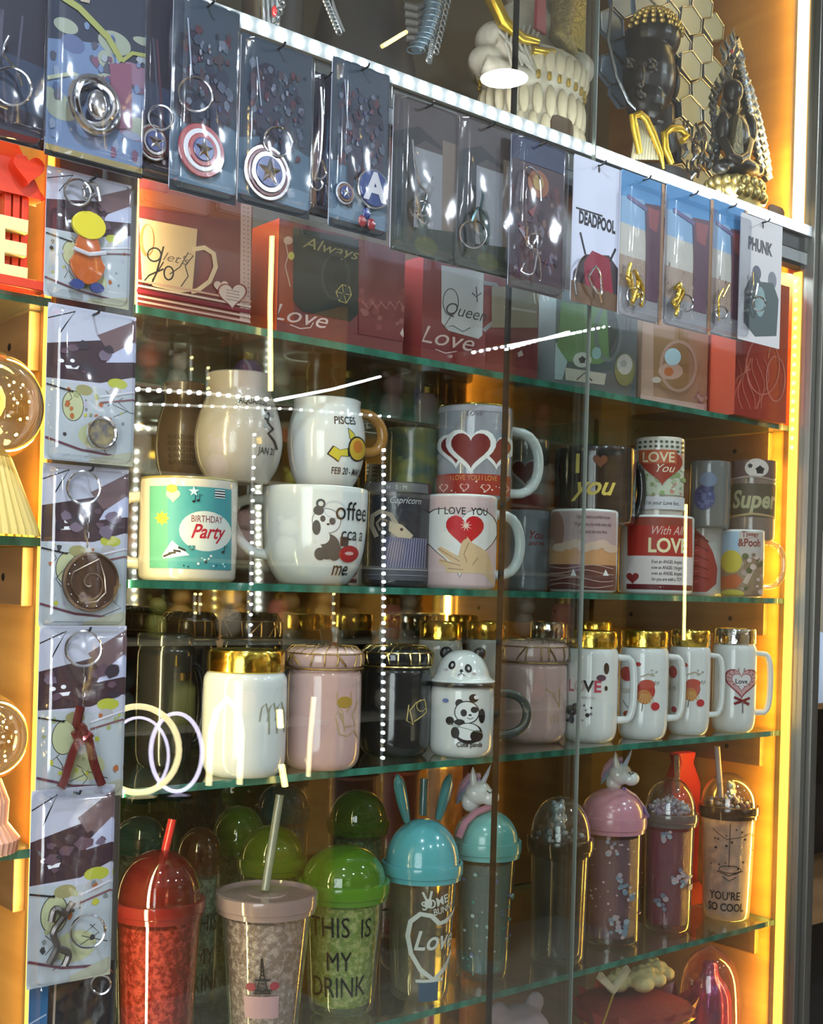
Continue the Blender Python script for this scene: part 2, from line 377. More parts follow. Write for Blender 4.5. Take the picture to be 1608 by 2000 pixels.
# sliding glass panels
xA = P(1125, 1100, 0).x; xB = P(966, 1400, 0).x
for (x0, x1, y, ex, em) in ((XL - .004, xA, -.010, xA, mat('polished_edge', (.14, .16, .13), .25)), (xB, XR, -.003, xB, RUB)):
    g = cpart('sliding_glass_panel', (x0, y - .0015, .45), (x1, y + .0015, CT - .01), GLASS)
    e = MB().box((ex - (.0012 if em is RUB else .0006), y - .0025, .45), (ex + (.0030 if em is RUB else .0006), y + .0025, CT - .01)).build('panel_edge', em, g, smooth=False)
# cabinet label tabs peeping over the light tape
for px, py, ww in ((1100, 228, 62), (1518, 402, 52)):
    p = P(px, py, .012); s_ = depth(p) / FP
    mb = MB(); W_ = ww * s_ / 2; H_ = 60 * s_
    pl = [(-W_, -H_), (W_, -H_), (W_, -.008), (W_ - .003, -.002), (W_ - .008, 0), (-W_ + .008, 0), (-W_ + .003, -.002), (-W_, -.008)]
    mb.prism(pl, (0, 0, 0), (1, 0, 0), (0, 0, 1), (0, .002, 0)); zb = ZT + .004
    o = mb.build('name_tab', mat('leather_brown', (.22, .09, .03), .5), None, p, smooth=False)
    o.scale.z = (p.z - zb) / H_
    tag(o, 'brown rounded name tab standing in front of the ' + ('white statue' if px < 1200 else 'small golden-based statue'), 'tab')

# ---- neighbouring cabinet on the left
lc = thing('display_cabinet', (0, .18, 0), 'orange-lit display cabinet left of the keychain column', 'display cabinet'); LO = Vector(lc.location)
def lpart(name, a, b, m, bevel=0):
    o = slab(name, a, b, m, lc, bevel); o.location = -LO; return o
LX0 = -.55
lpart('side_panel', (XP - .004, -.004, 0), (XP - .0003, YB + .02, CT), WOOD)
lpart('side_panel', (LX0 - .018, .004, 0), (LX0, YB + .02, CT), WOOD)
lpart('back_panel', (LX0, YB, 0), (XP - .018, YB + .012, CT), WOOD)
XQ = XP - .004
LZ = [P(85, 566, -.03).z, P(78, 1048, -.03).z, P(55, 1672, -.03).z]
for z in LZ:
    glass_shelf(LX0 + .001, XQ - .001, z, y0=-.006, par=lc, co=LO)
    o = MB().box((XQ - .010, .016, z - .055), (XQ, YB - .004, z - .0075)).build('shelf_cleat', WOODD, lc, smooth=False, bevel=.001); o.location = -LO
    MB().ball((XQ - .010, .055, z - .032), (.001, .0035, .0035), 10).build('screw', RUB, o)
o = MB().box((XQ - .002, -.002, .4), (XQ, .006, CT - .01)).build('side_light_tape', mat('amber_tape', (1, .62, .07), .4, emit=1.5), lc, smooth=False); o.location = -LO

# ---- rack to the right of the jamb
rc = thing('shop_rack', (XR + .30, .2, 0), 'dark shop rack with pale hanging bags beyond the right jamb', 'rack'); RO_ = Vector(rc.location)
for a, b, m in (((XR + .075, .30, 0), (XR + .9, .32, CT), DARK), ((XR + .040, .035, 0), (XR + .048, .30, CT), DARK)):
    o = slab('rack_panel', a, b, m, rc); o.location = -RO_
for z in (P(1590, 900, .05).z, P(1590, 1370, .05).z, P(1590, 1790, .05).z):
    o = slab('rack_shelf', (XR + .050, .05, z - .012), (XR + .9, .299, z), WOODD, rc); o.location = -RO_
def bag(px, y0, y1, col, label, wd=.09):
    p = P(px, y0, .04); q = P(px, y1, .04); h = p.z - q.z; nx = 10
    mb = MB(); g = random.Random(int(px + y0)); vs = []; fs = []; nz = 9
    for k, yy in enumerate((0, .022)):
        for i in range(nx + 1):
            for j in range(nz + 1):
                bl = sin(pi * i / nx) * sin(pi * j / nz)
                vs.append((wd * i / nx, yy + (bl * .012 + g.uniform(-.001, .001)) * (-1 if k == 0 else 1), -h * j / nz))
    K = (nx + 1) * (nz + 1)
    for k in (0, K):
        for i in range(nx):
            for j in range(nz): a = k + i * (nz + 1) + j; fs.append((a, a + 1, a + nz + 2, a + nz + 1))
    o = MB().add(vs, fs).build('hanging_bag', mat('bag_' + str(int(px + y0)), col, .45), None, (XR + .040, -.004, p.z))
    return tag(o, label, 'bag')
bag(1590, 640, 895, (.36, .42, .55), 'pale blue bag hanging highest beside the right jamb')
bag(1590, 1040, 1235, (.30, .26, .20), 'tan bag hanging in the middle beside the right jamb')
bag(1590, 1230, 1365, (.42, .50, .60), 'pale blue bag hanging low beside the right jamb')

# ------------------------------------------------------------------ MUGS
def interp(prof, z):
    for (r0, z0), (r1, z1) in zip(prof, prof[1:]):
        if z0 <= z <= z1 and z1 > z0: return r0 + (r1 - r0) * (z - z0) / (z1 - z0)
    return prof[-1][0] if z > prof[-1][1] else prof[0][0]
def outer_profile(kind, R, H):
    if kind == 'mug': q = [(.90, 0), (.97, .02), (1, .06), (1, .95), (.985, 1)]
    elif kind == 'round': q = [(.58, 0), (.66, .02), (.84, .16), (.94, .34), (.985, .6), (1, .95), (.99, 1)]
    elif kind == 'belly': q = [(.66, 0), (.72, .02), (.90, .14), (1, .32), (.99, .48), (.88, .68), (.74, .80), (.70, .86), (.76, 1)]
    elif kind == 'jar': q = [(.80, 0), (.90, .03), (.97, .09), (1, .18), (1, .90), (.97, .96), (.90, 1)]
    elif kind == 'pisces': q = [(.62, 0), (.70, .03), (.86, .16), (.96, .34), (1, .52), (.97, .72), (.88, .86), (.84, .93), (.86, 1)]
    return [(a * R, b * H) for a, b in q]
def smoothp(q, n=3):
    for _ in range(n):
        o = [q[0]]
        for a, b in zip(q, q[1:]): o += [(a[0] * .75 + b[0] * .25, a[1] * .75 + b[1] * .25), (a[0] * .25 + b[0] * .75, a[1] * .25 + b[1] * .75)]
        q = o + [q[-1]]
    return q
class Mug: pass
def mug(label, l, r, top, bot, zb, m=WHITE, kind='mug', hand=None, Y=None, group=None, inner=None, rim=None, name='mug', hm=None, hz=(.16, .84), hout=.5, hshape='D', cat='mug', hang=None, closed=False):
    wpx = r - l; cx = (l + r) / 2
    if Y is None:                                   # near foot seen on the shelf
        f = P(cx, bot, zb, 2); R = wpx / 2 * depth(f) / FP; dirn = Vector((f.x - CC.x, f.y - CC.y, 0)).normalized(); c = f + dirn * R * .92
        R = wpx / 2 * depth(c) / FP
    else:
        c = P(cx, bot, Y); R = wpx / 2 * depth(c) / FP
    for _ in range(3):                              # keep the body behind the sliding glass
        if c.y < R + .005:
            c = CC + (c - CC) * ((R + .005 + D) / (c.y + D)); R = wpx / 2 * depth(c) / FP
    c = Vector((c.x, c.y, zb)); H = P(cx + (bot - top) * .0275 * .5, top, c.y).z - zb
    c.z += .0004; root = thing(name, c, label, cat, group)
    prof = smoothp(outer_profile(kind, R, H), 2)
    mb = MB(); th = .0035
    if closed: mb.lathe([(0, 0)] + prof + [(0, H)], 48)
    else:
        inn = [(max(.001, a - th), max(b, .006)) for a, b in prof if b > .004][::-1]
        mb.lathe([(0, 0)] + prof, 48); k = len(mb.f)
        mb.lathe([prof[-1], (prof[-1][0] - th * .5, H + .0012), inn[0]] + inn + [(0, .006)], 48, m=2 if inner else 0)
    M_ = Mug(); M_.root = root; M_.R = R; M_.H = H; M_.c = c; M_.mpp = depth(c) / FP; M_.prof = prof; M_.zb = zb
    b_py = bot if Y is not None else bot - 0.0
    py0 = project(c)[1]
    M_.pr = cyl_print(c, project(c)[0], py0, R / M_.mpp, lambda z: interp(prof, z), R, M_.mpp)
    M_.mb = mb; M_.mats = [m, INK, inner or m]
    if hand:
        t, rt = basis(c); s_ = 1 if hand == 'right' else -1; a = radians(hang if hang is not None else (0 if s_ < 0 else -28))
        dv = (rt * s_ * cos(a) + t * sin(a)).normalized(); z0, z1 = hz[0] * H, hz[1] * H; o_ = hout * R * (1.25 if s_ < 0 else 1.45); pts = []
        e = 12
        for i in range(e + 1):
            u = i / e; an = pi * u - pi / 2
            if hshape == 'D': x = abs(cos(an)) ** .55 * o_; z = (z0 + z1) / 2 + (z1 - z0) / 2 * sin(an)
            elif hshape == 'square': x = abs(cos(an)) ** .3 * o_; z = (z0 + z1) / 2 + (z1 - z0) / 2 * (abs(sin(an)) ** .8) * (1 if an > 0 else -1)
            elif hshape == 'ear': x = (cos(an) ** .6 if cos(an) > 0 else 0) * o_ * (1 + .25 * sin(an)); z = (z0 + z1) / 2 + (z1 - z0) / 2 * sin(an)
            rr = interp(prof, min(H * .97, max(.002, z)))
            pts.append(dv * (rr - .002 + x) + UZ * z)
        hb = MB().tube(pts, min(.0062, R * .16), 12, flat=.8)
        M_.handle = hb.build('handle', hm or m, root)
    if rim: MB().tube([(cos(k * pi / 24) * (prof[-1][0] - .0012), sin(k * pi / 24) * (prof[-1][0] - .0012), H + .0006) for k in range(48)], .0016, 6, closed=True).build('rim', rim, root)
    return M_
def project(p):
    d_ = p - CC; z = d_.dot(CF); return 804 + FP * d_.dot(CR) / z, 1152 - FP * d_.dot(CU) / z
def done(M_, name='body'):
    M_.mb.join(M_.pr.mb, 1); return M_.mb.build(name, M_.mats, M_.root)
def lid_band(M_, h, m, name='lid', k=1.0, dome=0, groove=True):
    R = M_.R * k; H = M_.H
    pr = [(0, H - .004), (R * .93, H - .004), (R * .97, H), (R, H + .001), (R, H + h * .86), (R * .965, H + h * .97), (R * .90, H + h)]
    if dome: pr += [(R * .7, H + h + dome * .5), (R * .35, H + h + dome * .9), (0, H + h + dome)]
    else: pr += [(R * .86, H + h - .001), (0, H + h - .001)]
    return MB().lathe(pr, 48).build(name, m, M_.root)

Z3m = Z3
# lower row of the mug shelf
m_ = mug('turquoise birthday party mug on the third shelf beside the keychain column', 270, 460, 942, 1132, Z3, m=CREAM, hand='left', Y=.075, hout=.42, group='mugs on the middle glass shelf', hang=-8, rim=mat('olive_rim', (.25, .20, .06), .3))
q = m_.pr; TQ = (.06, .28, .31)
q.rect(296, 957, 449, 1112, TQ); q.rect(296, 957, 330, 1112, (.10, .32, .24))
q.ell(400, 1040, 49, 38, (.62, .64, .60))
q.text('BIRTHDAY', 404, 1018, 13, (.22, .05, .06), bold=.01, sx=.75); q.text('Party', 404, 1042, 27, (.42, .01, .03), bold=.02, shear=.4, sx=.85)
q.poly([(320, 1088), (338, 1060), (370, 1086), (322, 1094)], WHT)
for k in range(4): q.line([(322 + k * 9, 1090 - k * 6), (336 + k * 9, 1084 - k * 2)], 4, BLK)
q.star(320, 1018, 14, YEL, 8, .6); q.heart(340, 975, 26, (.75, .66, .40)); q.ell(338, 962, 10, 8, (.45, .38, .05))
q.rect(417, 960, 436, 976, WHT)
for k in range(3): q.line([(417, 963 + k * 5), (436, 963 + k * 5)], 2.5, BLK)
for x, y in ((378, 985), (386, 983), (432, 1078)): q.ell(x, y, 3, 2.4, BLK); q.line([(x + 2, y), (x + 3, y - 12), (x + 8, y - 10)], 1.4, BLK)
q.star(378, 966, 10, (.5, .75, .75)); q.heart(374, 1072, 12, (.05, .12, .12)); q.heart(374, 1071.5, 8, TQ); q.dots(14, 345, 1085, 440, 1108, 2.2, [(.5, .8, .8), BLK, WHT], 3)
done(m_)
m_ = mug('white round mug with a panda and coffee lettering on the third shelf', 508, 715, 957, 1138, Z3, kind='round', hand='left', Y=.078, hout=.46, hz=(.30, .88), hshape='ear', group='mugs on the middle glass shelf', hang=5)
q = m_.pr
PB = (.06, .07, .08)
q.ell(618, 1028, 8, 8, PB).ring(626, 990, 7, 7, 4, PB)
q.ell(637, 1022, 28, 24, (.25, .28, .30)).ell(637, 1022, 26, 22, (.72, .74, .76)).ell(622, 1003, 10, 9, PB).ell(640, 1070, 24, 24, PB).ell(628, 1052, 16, 14, (.7, .72, .74)).ell(620, 1075, 9, 12, (.7, .72, .74)).ell(626, 1084, 12, 12, PB).ell(655, 1080, 14, 16, PB)
q.ell(630, 1018, 5, 6, PB).ell(648, 1022, 6, 7, PB).ell(640, 1028, 3, 2, BLK).ell(618, 1035, 8, 14, PB).ring(652, 1000, 20, 16, 1, (.4, .5, .6))
q.text('offee', 690, 1003, 36, BLK, bold=.0, sx=.9); q.text('cca a', 690, 1045, 26, BLK, sx=.9); q.text('me.', 676, 1111, 28, BLK, bold=.012, sx=.9)
q.ell(684, 1082, 20, 16, RED).ell(684, 1081, 9, 3.4, (.7, .45, .42)).rect(664, 1050, 680, 1068, (.08, .04, .03))
done(m_)
m_ = mug('dark denim-look capricorn mug with a ram between the panda and hand mugs', 706, 838, 948, 1136, Z3, m=mat('denim_glaze', (.03, .033, .042), .3, coat=.4, bump=(300, .3)), Y=.10, group='mugs on the middle glass shelf')
q = m_.pr
q.rect(708, 948, 836, 965, (.14, .14, .15))
q.text('H · S · M', 775, 957, 8, (.5, .5, .5)); q.rect(708, 1108, 836, 1134, (.10, .10, .12)); q.rect(752, 1052, 830, 1110, (.10, .10, .17))
for k in range(16): q.line([(752 + k * 5, 1110), (764 + k * 4.4, 1052)], 1.6, (.30, .30, .42))
q.text('Capricorn', 792, 982, 13, (.55, .55, .55), shear=.4, sx=.85)
HB = (.40, .33, .24)
q.line([(738, 1052), (728, 1030), (730, 1012), (745, 1003), (764, 1010), (776, 1030)], 9, HB)
q.line([(744, 1040), (738, 1026), (746, 1016), (758, 1022)], 5, (.30, .24, .17))
q.poly([(762, 1022), (785, 1028), (806, 1048), (800, 1054), (776, 1052), (760, 1040)], (.50, .42, .30)).ell(784, 1037, 3, 3, BLK)
q.line([(712, 1113), (832, 1113)], 1.5, (.4, .4, .42)); q.line([(712, 1124), (832, 1124)], 1.2, (.3, .3, .32))
done(m_)
m_ = mug('white and pink I love you mug with two hands and a red heart', 826, 968, 972, 1148, Z3, hand='right', Y=.062, hout=.66, group='mugs on the middle glass shelf')
q = m_.pr
q.rect(828, 974, 966, 1146, (.62, .46, .46)); q.heart(898, 1052, 148, BLK); q.heart(898, 1052, 144, (.70, .70, .68))
q.text('I  LOVE  YOU', 905, 1003, 14, BLK, bold=.012, sx=.9)
q.heart(908, 1038, 72, (.50, .01, .02)); q.star(910, 1030, 12, (.75, .55, .45), 9, .3)
SK = (.62, .44, .26)
q.poly([(902, 1062), (912, 1050), (921, 1062), (950, 1078), (958, 1098), (964, 1144), (940, 1120), (872, 1120), (872, 1110), (858, 1100), (860, 1094), (884, 1100), (856, 1076), (862, 1070), (895, 1088)], SK)
for a in ([(860, 1096), (900, 1106)], [(858, 1074), (898, 1098)], [(876, 1112), (905, 1114)], [(915, 1062), (906, 1084), (912, 1100)], [(932, 1090), (922, 1104)]): q.line(a, 1.2, (.25, .14, .07))
q.ell(908, 1050, 4, 6, (.45, .02, .03))
done(m_)
m_ = mug('grey mug with faint red script behind the I love you mug', 975, 1072, 1000, 1148, Z3, m=GREYC, Y=.15, group='mugs on the middle glass shelf')
m_.pr.text('You', 1046, 1047, 16, RED, shear=.4, sx=.9).text('and me', 1048, 1062, 10, RED, shear=.4, sx=.8); done(m_)
m_ = mug('mug with a brown sunset sea scene and two white sails', 1072, 1204, 1000, 1152, Z3, Y=.066, group='mugs on the middle glass shelf')
q = m_.pr
q.rect(1074, 1002, 1202, 1152, (.46, .33, .33)).rect(1074, 1070, 1202, 1105, (.58, .30, .14)).rect(1074, 1104, 1202, 1152, (.13, .045, .04)).ell(1088, 1040, 16, 38, (.30, .16, .12))
for k in range(7): q.ell(1095 + k * 16, 1072 - (k % 3) * 4, 14, 8, (.62, .45, .35))
for k, y in enumerate((1108, 1118, 1132, 1144)): q.line([(1076 + i * 12, y + 4 * sin(i * .7 + k)) for i in range(11)], 1.6, (.5, .35, .3))
q.poly([(1116, 1126), (1121, 1112), (1127, 1126)], WHT).poly([(1176, 1124), (1181, 1112), (1187, 1124)], WHT)
for k, t in enumerate(('I don\'t need a perfect house', 'I\'ll give you my smile every day', 'because you are mine'))  : q.text(t, 1160, 1013 + k * 14, 7, (.10, .02, .05), shear=.2, sx=.62)
done(m_)
m_ = mug('large mug with a red banner reading with all love', 1206, 1352, 1012, 1157, Z3, m=WHITE, Y=.072, group='mugs on the middle glass shelf')
q = m_.pr
q.rect(1228, 1014, 1350, 1088, (.40, .03, .02)).rect(1228, 1014, 1350, 1030, (.26, .05, .03)).rect(1228, 1088, 1350, 1142, (.70, .62, .60)).rect(1226, 1142, 1350, 1152, (.12, .01, .015))
q.text('With All', 1302, 1040, 17, (.70, .50, .42), shear=.4, sx=.8); q.text('LOVE', 1306, 1069, 27, (.80, .72, .42), bold=.03, sx=.9)
for k, t in enumerate(('Even an ANGEL forgets', 'now an ANGEL I forgot', 'even an ANGEL forgets', 'for you are with a TOY')): q.text(t, 1303, 1099 + k * 11, 6.5, BLK, bold=.012, shear=.2, sx=.7)
q.heart(1238, 1130, 24, (.25, .03, .03)); q.text('· ▸ ·', 1290, 1147, 6, WHT)
done(m_)
m_ = mug('white mug with a big red rose print second from the right end', 1330, 1412, 1018, 1160, Z3, Y=.10, group='mugs on the middle glass shelf')
q = m_.pr
q.poly([(1334, 1022), (1352, 1030), (1376, 1050), (1392, 1080), (1400, 1110), (1398, 1140), (1380, 1156), (1334, 1158)], (.46, .05, .05))
for k in range(5): q.line([(1340, 1052 + k * 20), (1362, 1046 + k * 20), (1384, 1060 + k * 18)], 3, (.25, .01, .02)); q.line([(1342, 1060 + k * 20), (1366, 1056 + k * 20)], 1.6, (.65, .20, .18))
done(m_)
m_ = mug('mug with a yellow and red print and a see-through loop handle at the right wall', 1408, 1490, 1038, 1166, Z3, Y=.042, hand='right', hm=clear('handle_glass', (.85, .80, .72), k=2, base=.08, rough=.08, body=(.8, .7, .5), bodyf=.25), hout=.85, group='mugs on the middle glass shelf')
q = m_.pr
q.rect(1410, 1040, 1448, 1090, (.35, .48, .62)).rect(1444, 1040, 1489, 1090, (.50, .44, .40)).rect(1410, 1090, 1489, 1166, (.30, .20, .12))
q.text('Tigger', 1466, 1046, 12, (.25, .05, .03), bold=.02, sx=.8).text('&Pooh', 1465, 1062, 15, (.22, .04, .03), bold=.03, sx=.8)
q.ell(1430, 1098, 20, 22, (.58, .46, .06)).poly([(1410, 1130), (1440, 1122), (1452, 1134), (1440, 1150), (1410, 1152)], (.5, .12, .04)).ell(1432, 1160, 22, 8, (.6, .5, .08)).line([(1455, 1140), (1468, 1112)], 9, (.55, .42, .34))
q.dots(26, 1450, 1084, 1486, 1160, 5, [(.25, .16, .10), (.42, .30, .25), (.6, .45, .4), (.12, .12, .05)], 5)
done(m_)

# upper stacked mugs
ZU = Z3 + .0985
m_ = mug('brown jug with faint lines of writing, stacked behind the aquarius jug', 302, 410, 752, 938, ZU, m=mat('brown_glaze', (.10, .07, .055), .25, coat=.4), kind='belly', Y=.17, group='mugs stacked on other mugs')
for k in range(5): m_.pr.text('ALWAYS KIND', 356, 860 + k * 12, 9, (.02, .012, .01), bold=.02, sx=.7)
done(m_)
m_ = mug('pearly round-bellied aquarius jug stacked above the birthday mug', 378, 550, 735, 942, ZU, m=ceramic('pearl', (.42, .38, .34), bump=(500, .1)), kind='belly', Y=.10, group='mugs stacked on other mugs')
q = m_.pr
q.text('AQUARIUS', 500, 792, 13, BLK, bold=.01, sx=.8).text('JAN 21', 522, 886, 13, BLK, bold=.01, sx=.8)
q.line([(528, 810), (523, 830), (532, 842), (522, 852), (534, 866), (540, 880)], 5, BLK).dots(9, 518, 800, 540, 860, 4, [BLK, (.3, .3, .3)], 4)
done(m_)
m_ = mug('white pisces mug with an orange fish sign and a brown handle', 558, 712, 785, 952, ZU, kind='pisces', Y=.085, hand='right', hm=mat('caramel_glaze', (.32, .15, .03), .2, coat=.5), hout=.42, hz=(.45, .9), group='mugs stacked on other mugs', hang=-20)
q = m_.pr
q.text('PISCES', 676, 829, 15, BLK, bold=.015, sx=.85, rot=.05).text('FEB 20 - MAR 20', 692, 925, 13, BLK, bold=.012, sx=.8)
for s_, c_ in ((1.18, BLK), (1, (.62, .52, .05))):
    for pts in ([(-52, 22), (-42, 8), (-30, 14), (-16, 10), (-14, 24), (-28, 24), (-32, 34)], [(-14, -28), (-4, -20), (2, -4), (-6, -2), (-12, -12)]):
        cxp = sum(p[0] for p in pts) / len(pts); cyp = sum(p[1] for p in pts) / len(pts)
        q.poly([(694 + cxp + (x - cxp) * s_, 872 + cyp + (y - cyp) * s_) for x, y in pts], c_)
q.ell(698, 880, 19, 24, BLK).ell(698, 880, 16, 21, (.65, .42, .04)).ell(698, 876, 9, 12, (.62, .20, .03))
done(m_)
m_ = mug('olive and green mug stacked above the capricorn mug', 752, 860, 842, 948, ZU, m=mat('olive_glaze', (.17, .17, .05), .25, coat=.4, var=((40, 40, 60), (.05, .10, .09))), Y=.13, group='mugs stacked on other mugs'); done(m_)
m_ = mug('grey mug with white heart rings and a red band at its foot', 852, 998, 800, 972, ZU + .001, m=ceramic('bluegrey', (.26, .29, .34)), Y=.075, hand='right', hm=WHITE, hout=.72, hz=(.10, .80), group='mugs stacked on other mugs', rim=GOLD)
q = m_.pr
q.rect(854, 932, 996, 971, (.32, .02, .02)).rect(854, 802, 996, 812, (.35, .36, .42))
for x, wd in ((968, 74), (892, 74), (920, 96)):
    q.heart(x, 884, wd, (.74, .75, .74)); q.heart(x, 883, wd * .78, (.16, .015, .02))
q.text('I LOVE YOU I LOVE', 925, 940, 10, (.6, .25, .08), bold=.01, sx=.8)
for x in (868, 908, 948, 984): q.heart(x, 958, 18, (.75, .45, .40)); q.heart(x, 957.5, 13, (.34, .02, .02))
q.dots(14, 858, 946, 992, 968, 2, [(.8, .6, .5)], 8); q.text('LOVE', 926, 818, 9, (.12, .12, .18), shear=.3)
done(m_)
m_ = mug('hazy grey mug with a heart ring, half hidden behind the white handle', 985, 1070, 862, 1000, Z3 + .075, m=ceramic('hazy', (.24, .26, .25)), Y=.17, group='mugs stacked on other mugs')
q = m_.pr; q.heart(1026, 925, 62, (.5, .52, .5)); q.heart(1026, 924, 50, (.13, .03, .03)); q.rect(986, 968, 1069, 999, (.28, .04, .04)); done(m_)
m_ = mug('black mug with golden I love you lettering', 1082, 1240, 880, 1000, Z3 + .084, m=BLACK, Y=.088, hand='right', hout=.24, hz=(.15, .85), group='mugs stacked on other mugs')
q = m_.pr; GL = (.72, .55, .12)
q.text('I', 1130, 915, 36, GL, bold=.03).text('you', 1158, 957, 36, GL, bold=.02, shear=.4, sx=1.0).heart(1172, 908, 28, (.16, .05, .02))
done(m_)
m_ = mug('small cream mug with LOVE you heart and leaves, stacked above the red banner mug', 1238, 1334, 860, 1002, Z3 + .086, m=CREAM, Y=.07, group='mugs stacked on other mugs')
q = m_.pr
for k in range(30): q.ell(1242 + (k % 10) * 10, 868 + (k // 10) * 9, 3, 2.4, (.06, .09, .06))
q.rect(1240, 890, 1332, 970, (.52, .55, .42)).dots(50, 1240, 892, 1332, 970, 4, [(.25, .34, .14), (.60, .60, .45), (.35, .42, .25), (.55, .25, .2)], 9)
q.heart(1293, 915, 72, (.30, .04, .02)).rect(1252, 884, 1318, 910, (.45, .10, .04)).text('LOVE', 1286, 899, 19, (.68, .58, .38), bold=.02, sx=.95).text('You', 1296, 920, 16, (.72, .66, .5), shear=.4)
q.rect(1240, 974, 1332, 998, (.6, .58, .6)).text('but I\'m your Love but...', 1290, 986, 8, BLK, bold=.01, shear=.2, sx=.75)
done(m_)
m_ = mug('dark mug with a navy blue flower behind the cream mug', 1345, 1425, 905, 1018, Z3 + .09, m=ceramic('slate', (.13, .14, .14)), Y=.07, group='mugs stacked on other mugs')
m_.pr.ell(1376, 975, 20, 24, (.05, .06, .16)).ell(1384, 940, 16, 14, (.14, .18, .26)).dots(20, 1362, 955, 1392, 992, 4, [(.03, .04, .10), (.10, .12, .26)], 2); done(m_)
m_ = mug('brown photo mug with a football at the top near the right wall', 1424, 1512, 906, 1036, Z3 + .076, m=ceramic('taupe', (.22, .16, .13)), Y=.046, group='mugs stacked on other mugs')
q = m_.pr
q.rect(1420, 902, 1528, 936, (.14, .08, .07)).ell(1478, 918, 22, 18, (.62, .55, .5)).star(1484, 922, 9, BLK, 5, .75).star(1466, 914, 5, BLK, 5, .75)
q.rect(1424, 948, 1520, 1012, (.10, .08, .05)).text('Super', 1474, 980, 34, (.42, .38, .22), bold=.03, shear=.2, sx=.85).line([(1424, 1014), (1470, 1006), (1522, 1012)], 4, (.45, .30, .15)).line([(1422, 940), (1470, 934), (1526, 942)], 3, (.4, .3, .25))
done(m_)

# ------------------------------------------------------------------ LIDDED MUGS
def crackle(M_, m, mg, h=.019):
    R = M_.R * 1.0; H = M_.H
    prf = smoothp([(R * .86, H - .001), (R * .98, H + .001), (R * 1.03, H + .006), (R * 1.02, H + h * .8), (R * .90, H + h), (R * .6, H + h + .002), (0, H + h + .003)], 2)
    o = MB().lathe([(0, H - .002)] + prf, 48).build('lid', m, M_.root)
    g = random.Random(int(R * 1e6)); vn = MB(); zs = [H + .003, H + h * .75]
    N = 20; a0 = [2 * pi * (i + g.uniform(-.3, .3)) / N for i in range(N)]
    def pt(a, z):
        rr = interp([(p, q_) for p, q_ in prf], z); return (cos(a) * (rr + .0005), sin(a) * (rr + .0005), z)
    for i in range(N):
        b = a0[(i + g.choice((-1, 0, 1))) % N] if i % 2 else a0[i] + g.uniform(-.1, .1)
        vn.tube([pt(a0[i] + (((b - a0[i] + pi) % (2 * pi)) - pi) * k / 5, zs[0] + (zs[1] - zs[0]) * k / 5) for k in range(6)], .0010, 5)
        c = a0[i]; vn.tube([pt(c + .05 * k * g.uniform(.5, 1.5), H + h * .75) if k == 0 else (cos(c + .1 * k) * R * (1 - .17 * k), sin(c + .1 * k) * R * (1 - .17 * k), H + h + .002 + .0003 * k) for k in range(0, 4)], .0007, 5)
    vn.tube([pt(2 * pi * k / 40, H + h * .78) for k in range(40)], .0007, 5, closed=True)
    vn.tube([(cos(2 * pi * k / 40) * (R + .0006), sin(2 * pi * k / 40) * (R + .0006), H) for k in range(40)], .0011, 5, closed=True)
    vn.build('gold_vein', mg, o)
    return o
GP = 'lidded mugs on the fourth glass shelf'
m_ = mug('black lidded mug with a loop handle at the far left of its row', 262, 372, 1262, 1500, Z4, m=BLACK, name='lidded_mug', kind='jar', Y=.125, hand='right', hout=.42, group=GP, closed=True)
lid_band(m_, .012, BLACK); done(m_)
m_ = mug('white lidded mug with a wide polished gold lid', 392, 556, 1312, 1535, Z4, name='lidded_mug', kind='jar', Y=None, group=GP, closed=True)
lid_band(m_, .021, GOLD, k=.93)
for k in range(3): m_.pr.line([(506 + k * 15, 1400), (510 + k * 15, 1375), (518 + k * 15, 1366), (524 + k * 15, 1392), (524 + k * 15, 1425)], 3, (.36, .34, .24))
done(m_)
m_ = mug('pink lidded mug with gold-veined lid and a wine glass drawing', 552, 702, 1304, 1508, Z4, m=PINK, name='lidded_mug', kind='jar', group=GP, closed=True)
crackle(m_, PINK, mat('vein_gold', (.30, .19, .07), .35, .8))
q = m_.pr; OG = (.50, .34, .12)
q.ell(672, 1365, 14, 11, (.42, .26, .04)).line([(658, 1345), (658, 1368), (668, 1382), (672, 1420)], 1.5, OG).line([(684, 1345), (686, 1368), (676, 1382)], 1.5, OG)
q.line([(655, 1395), (662, 1425), (676, 1430), (690, 1420), (698, 1436)], 1.8, OG).line([(698, 1365), (686, 1390), (692, 1410), (672, 1412)], 1.5, OG).line([(654, 1390), (660, 1380), (668, 1405), (664, 1385)], 1.4, OG)
done(m_)
m_ = mug('black lidded mug with gold-veined lid between the pink and panda mugs', 700, 838, 1300, 1494, Z4, m=BLACK, name='lidded_mug', kind='jar', Y=.085, group=GP, closed=True)
crackle(m_, BLACK, mat('vein_bright', (.70, .52, .20), .25, 1))
m_.pr.line([(798, 1370), (794, 1400), (806, 1408), (800, 1380), (812, 1366), (828, 1360), (832, 1385), (808, 1402)], 2.2, (.55, .42, .15)).ring(822, 1372, 9, 11, 1.5, (.5, .38, .14)); done(m_)
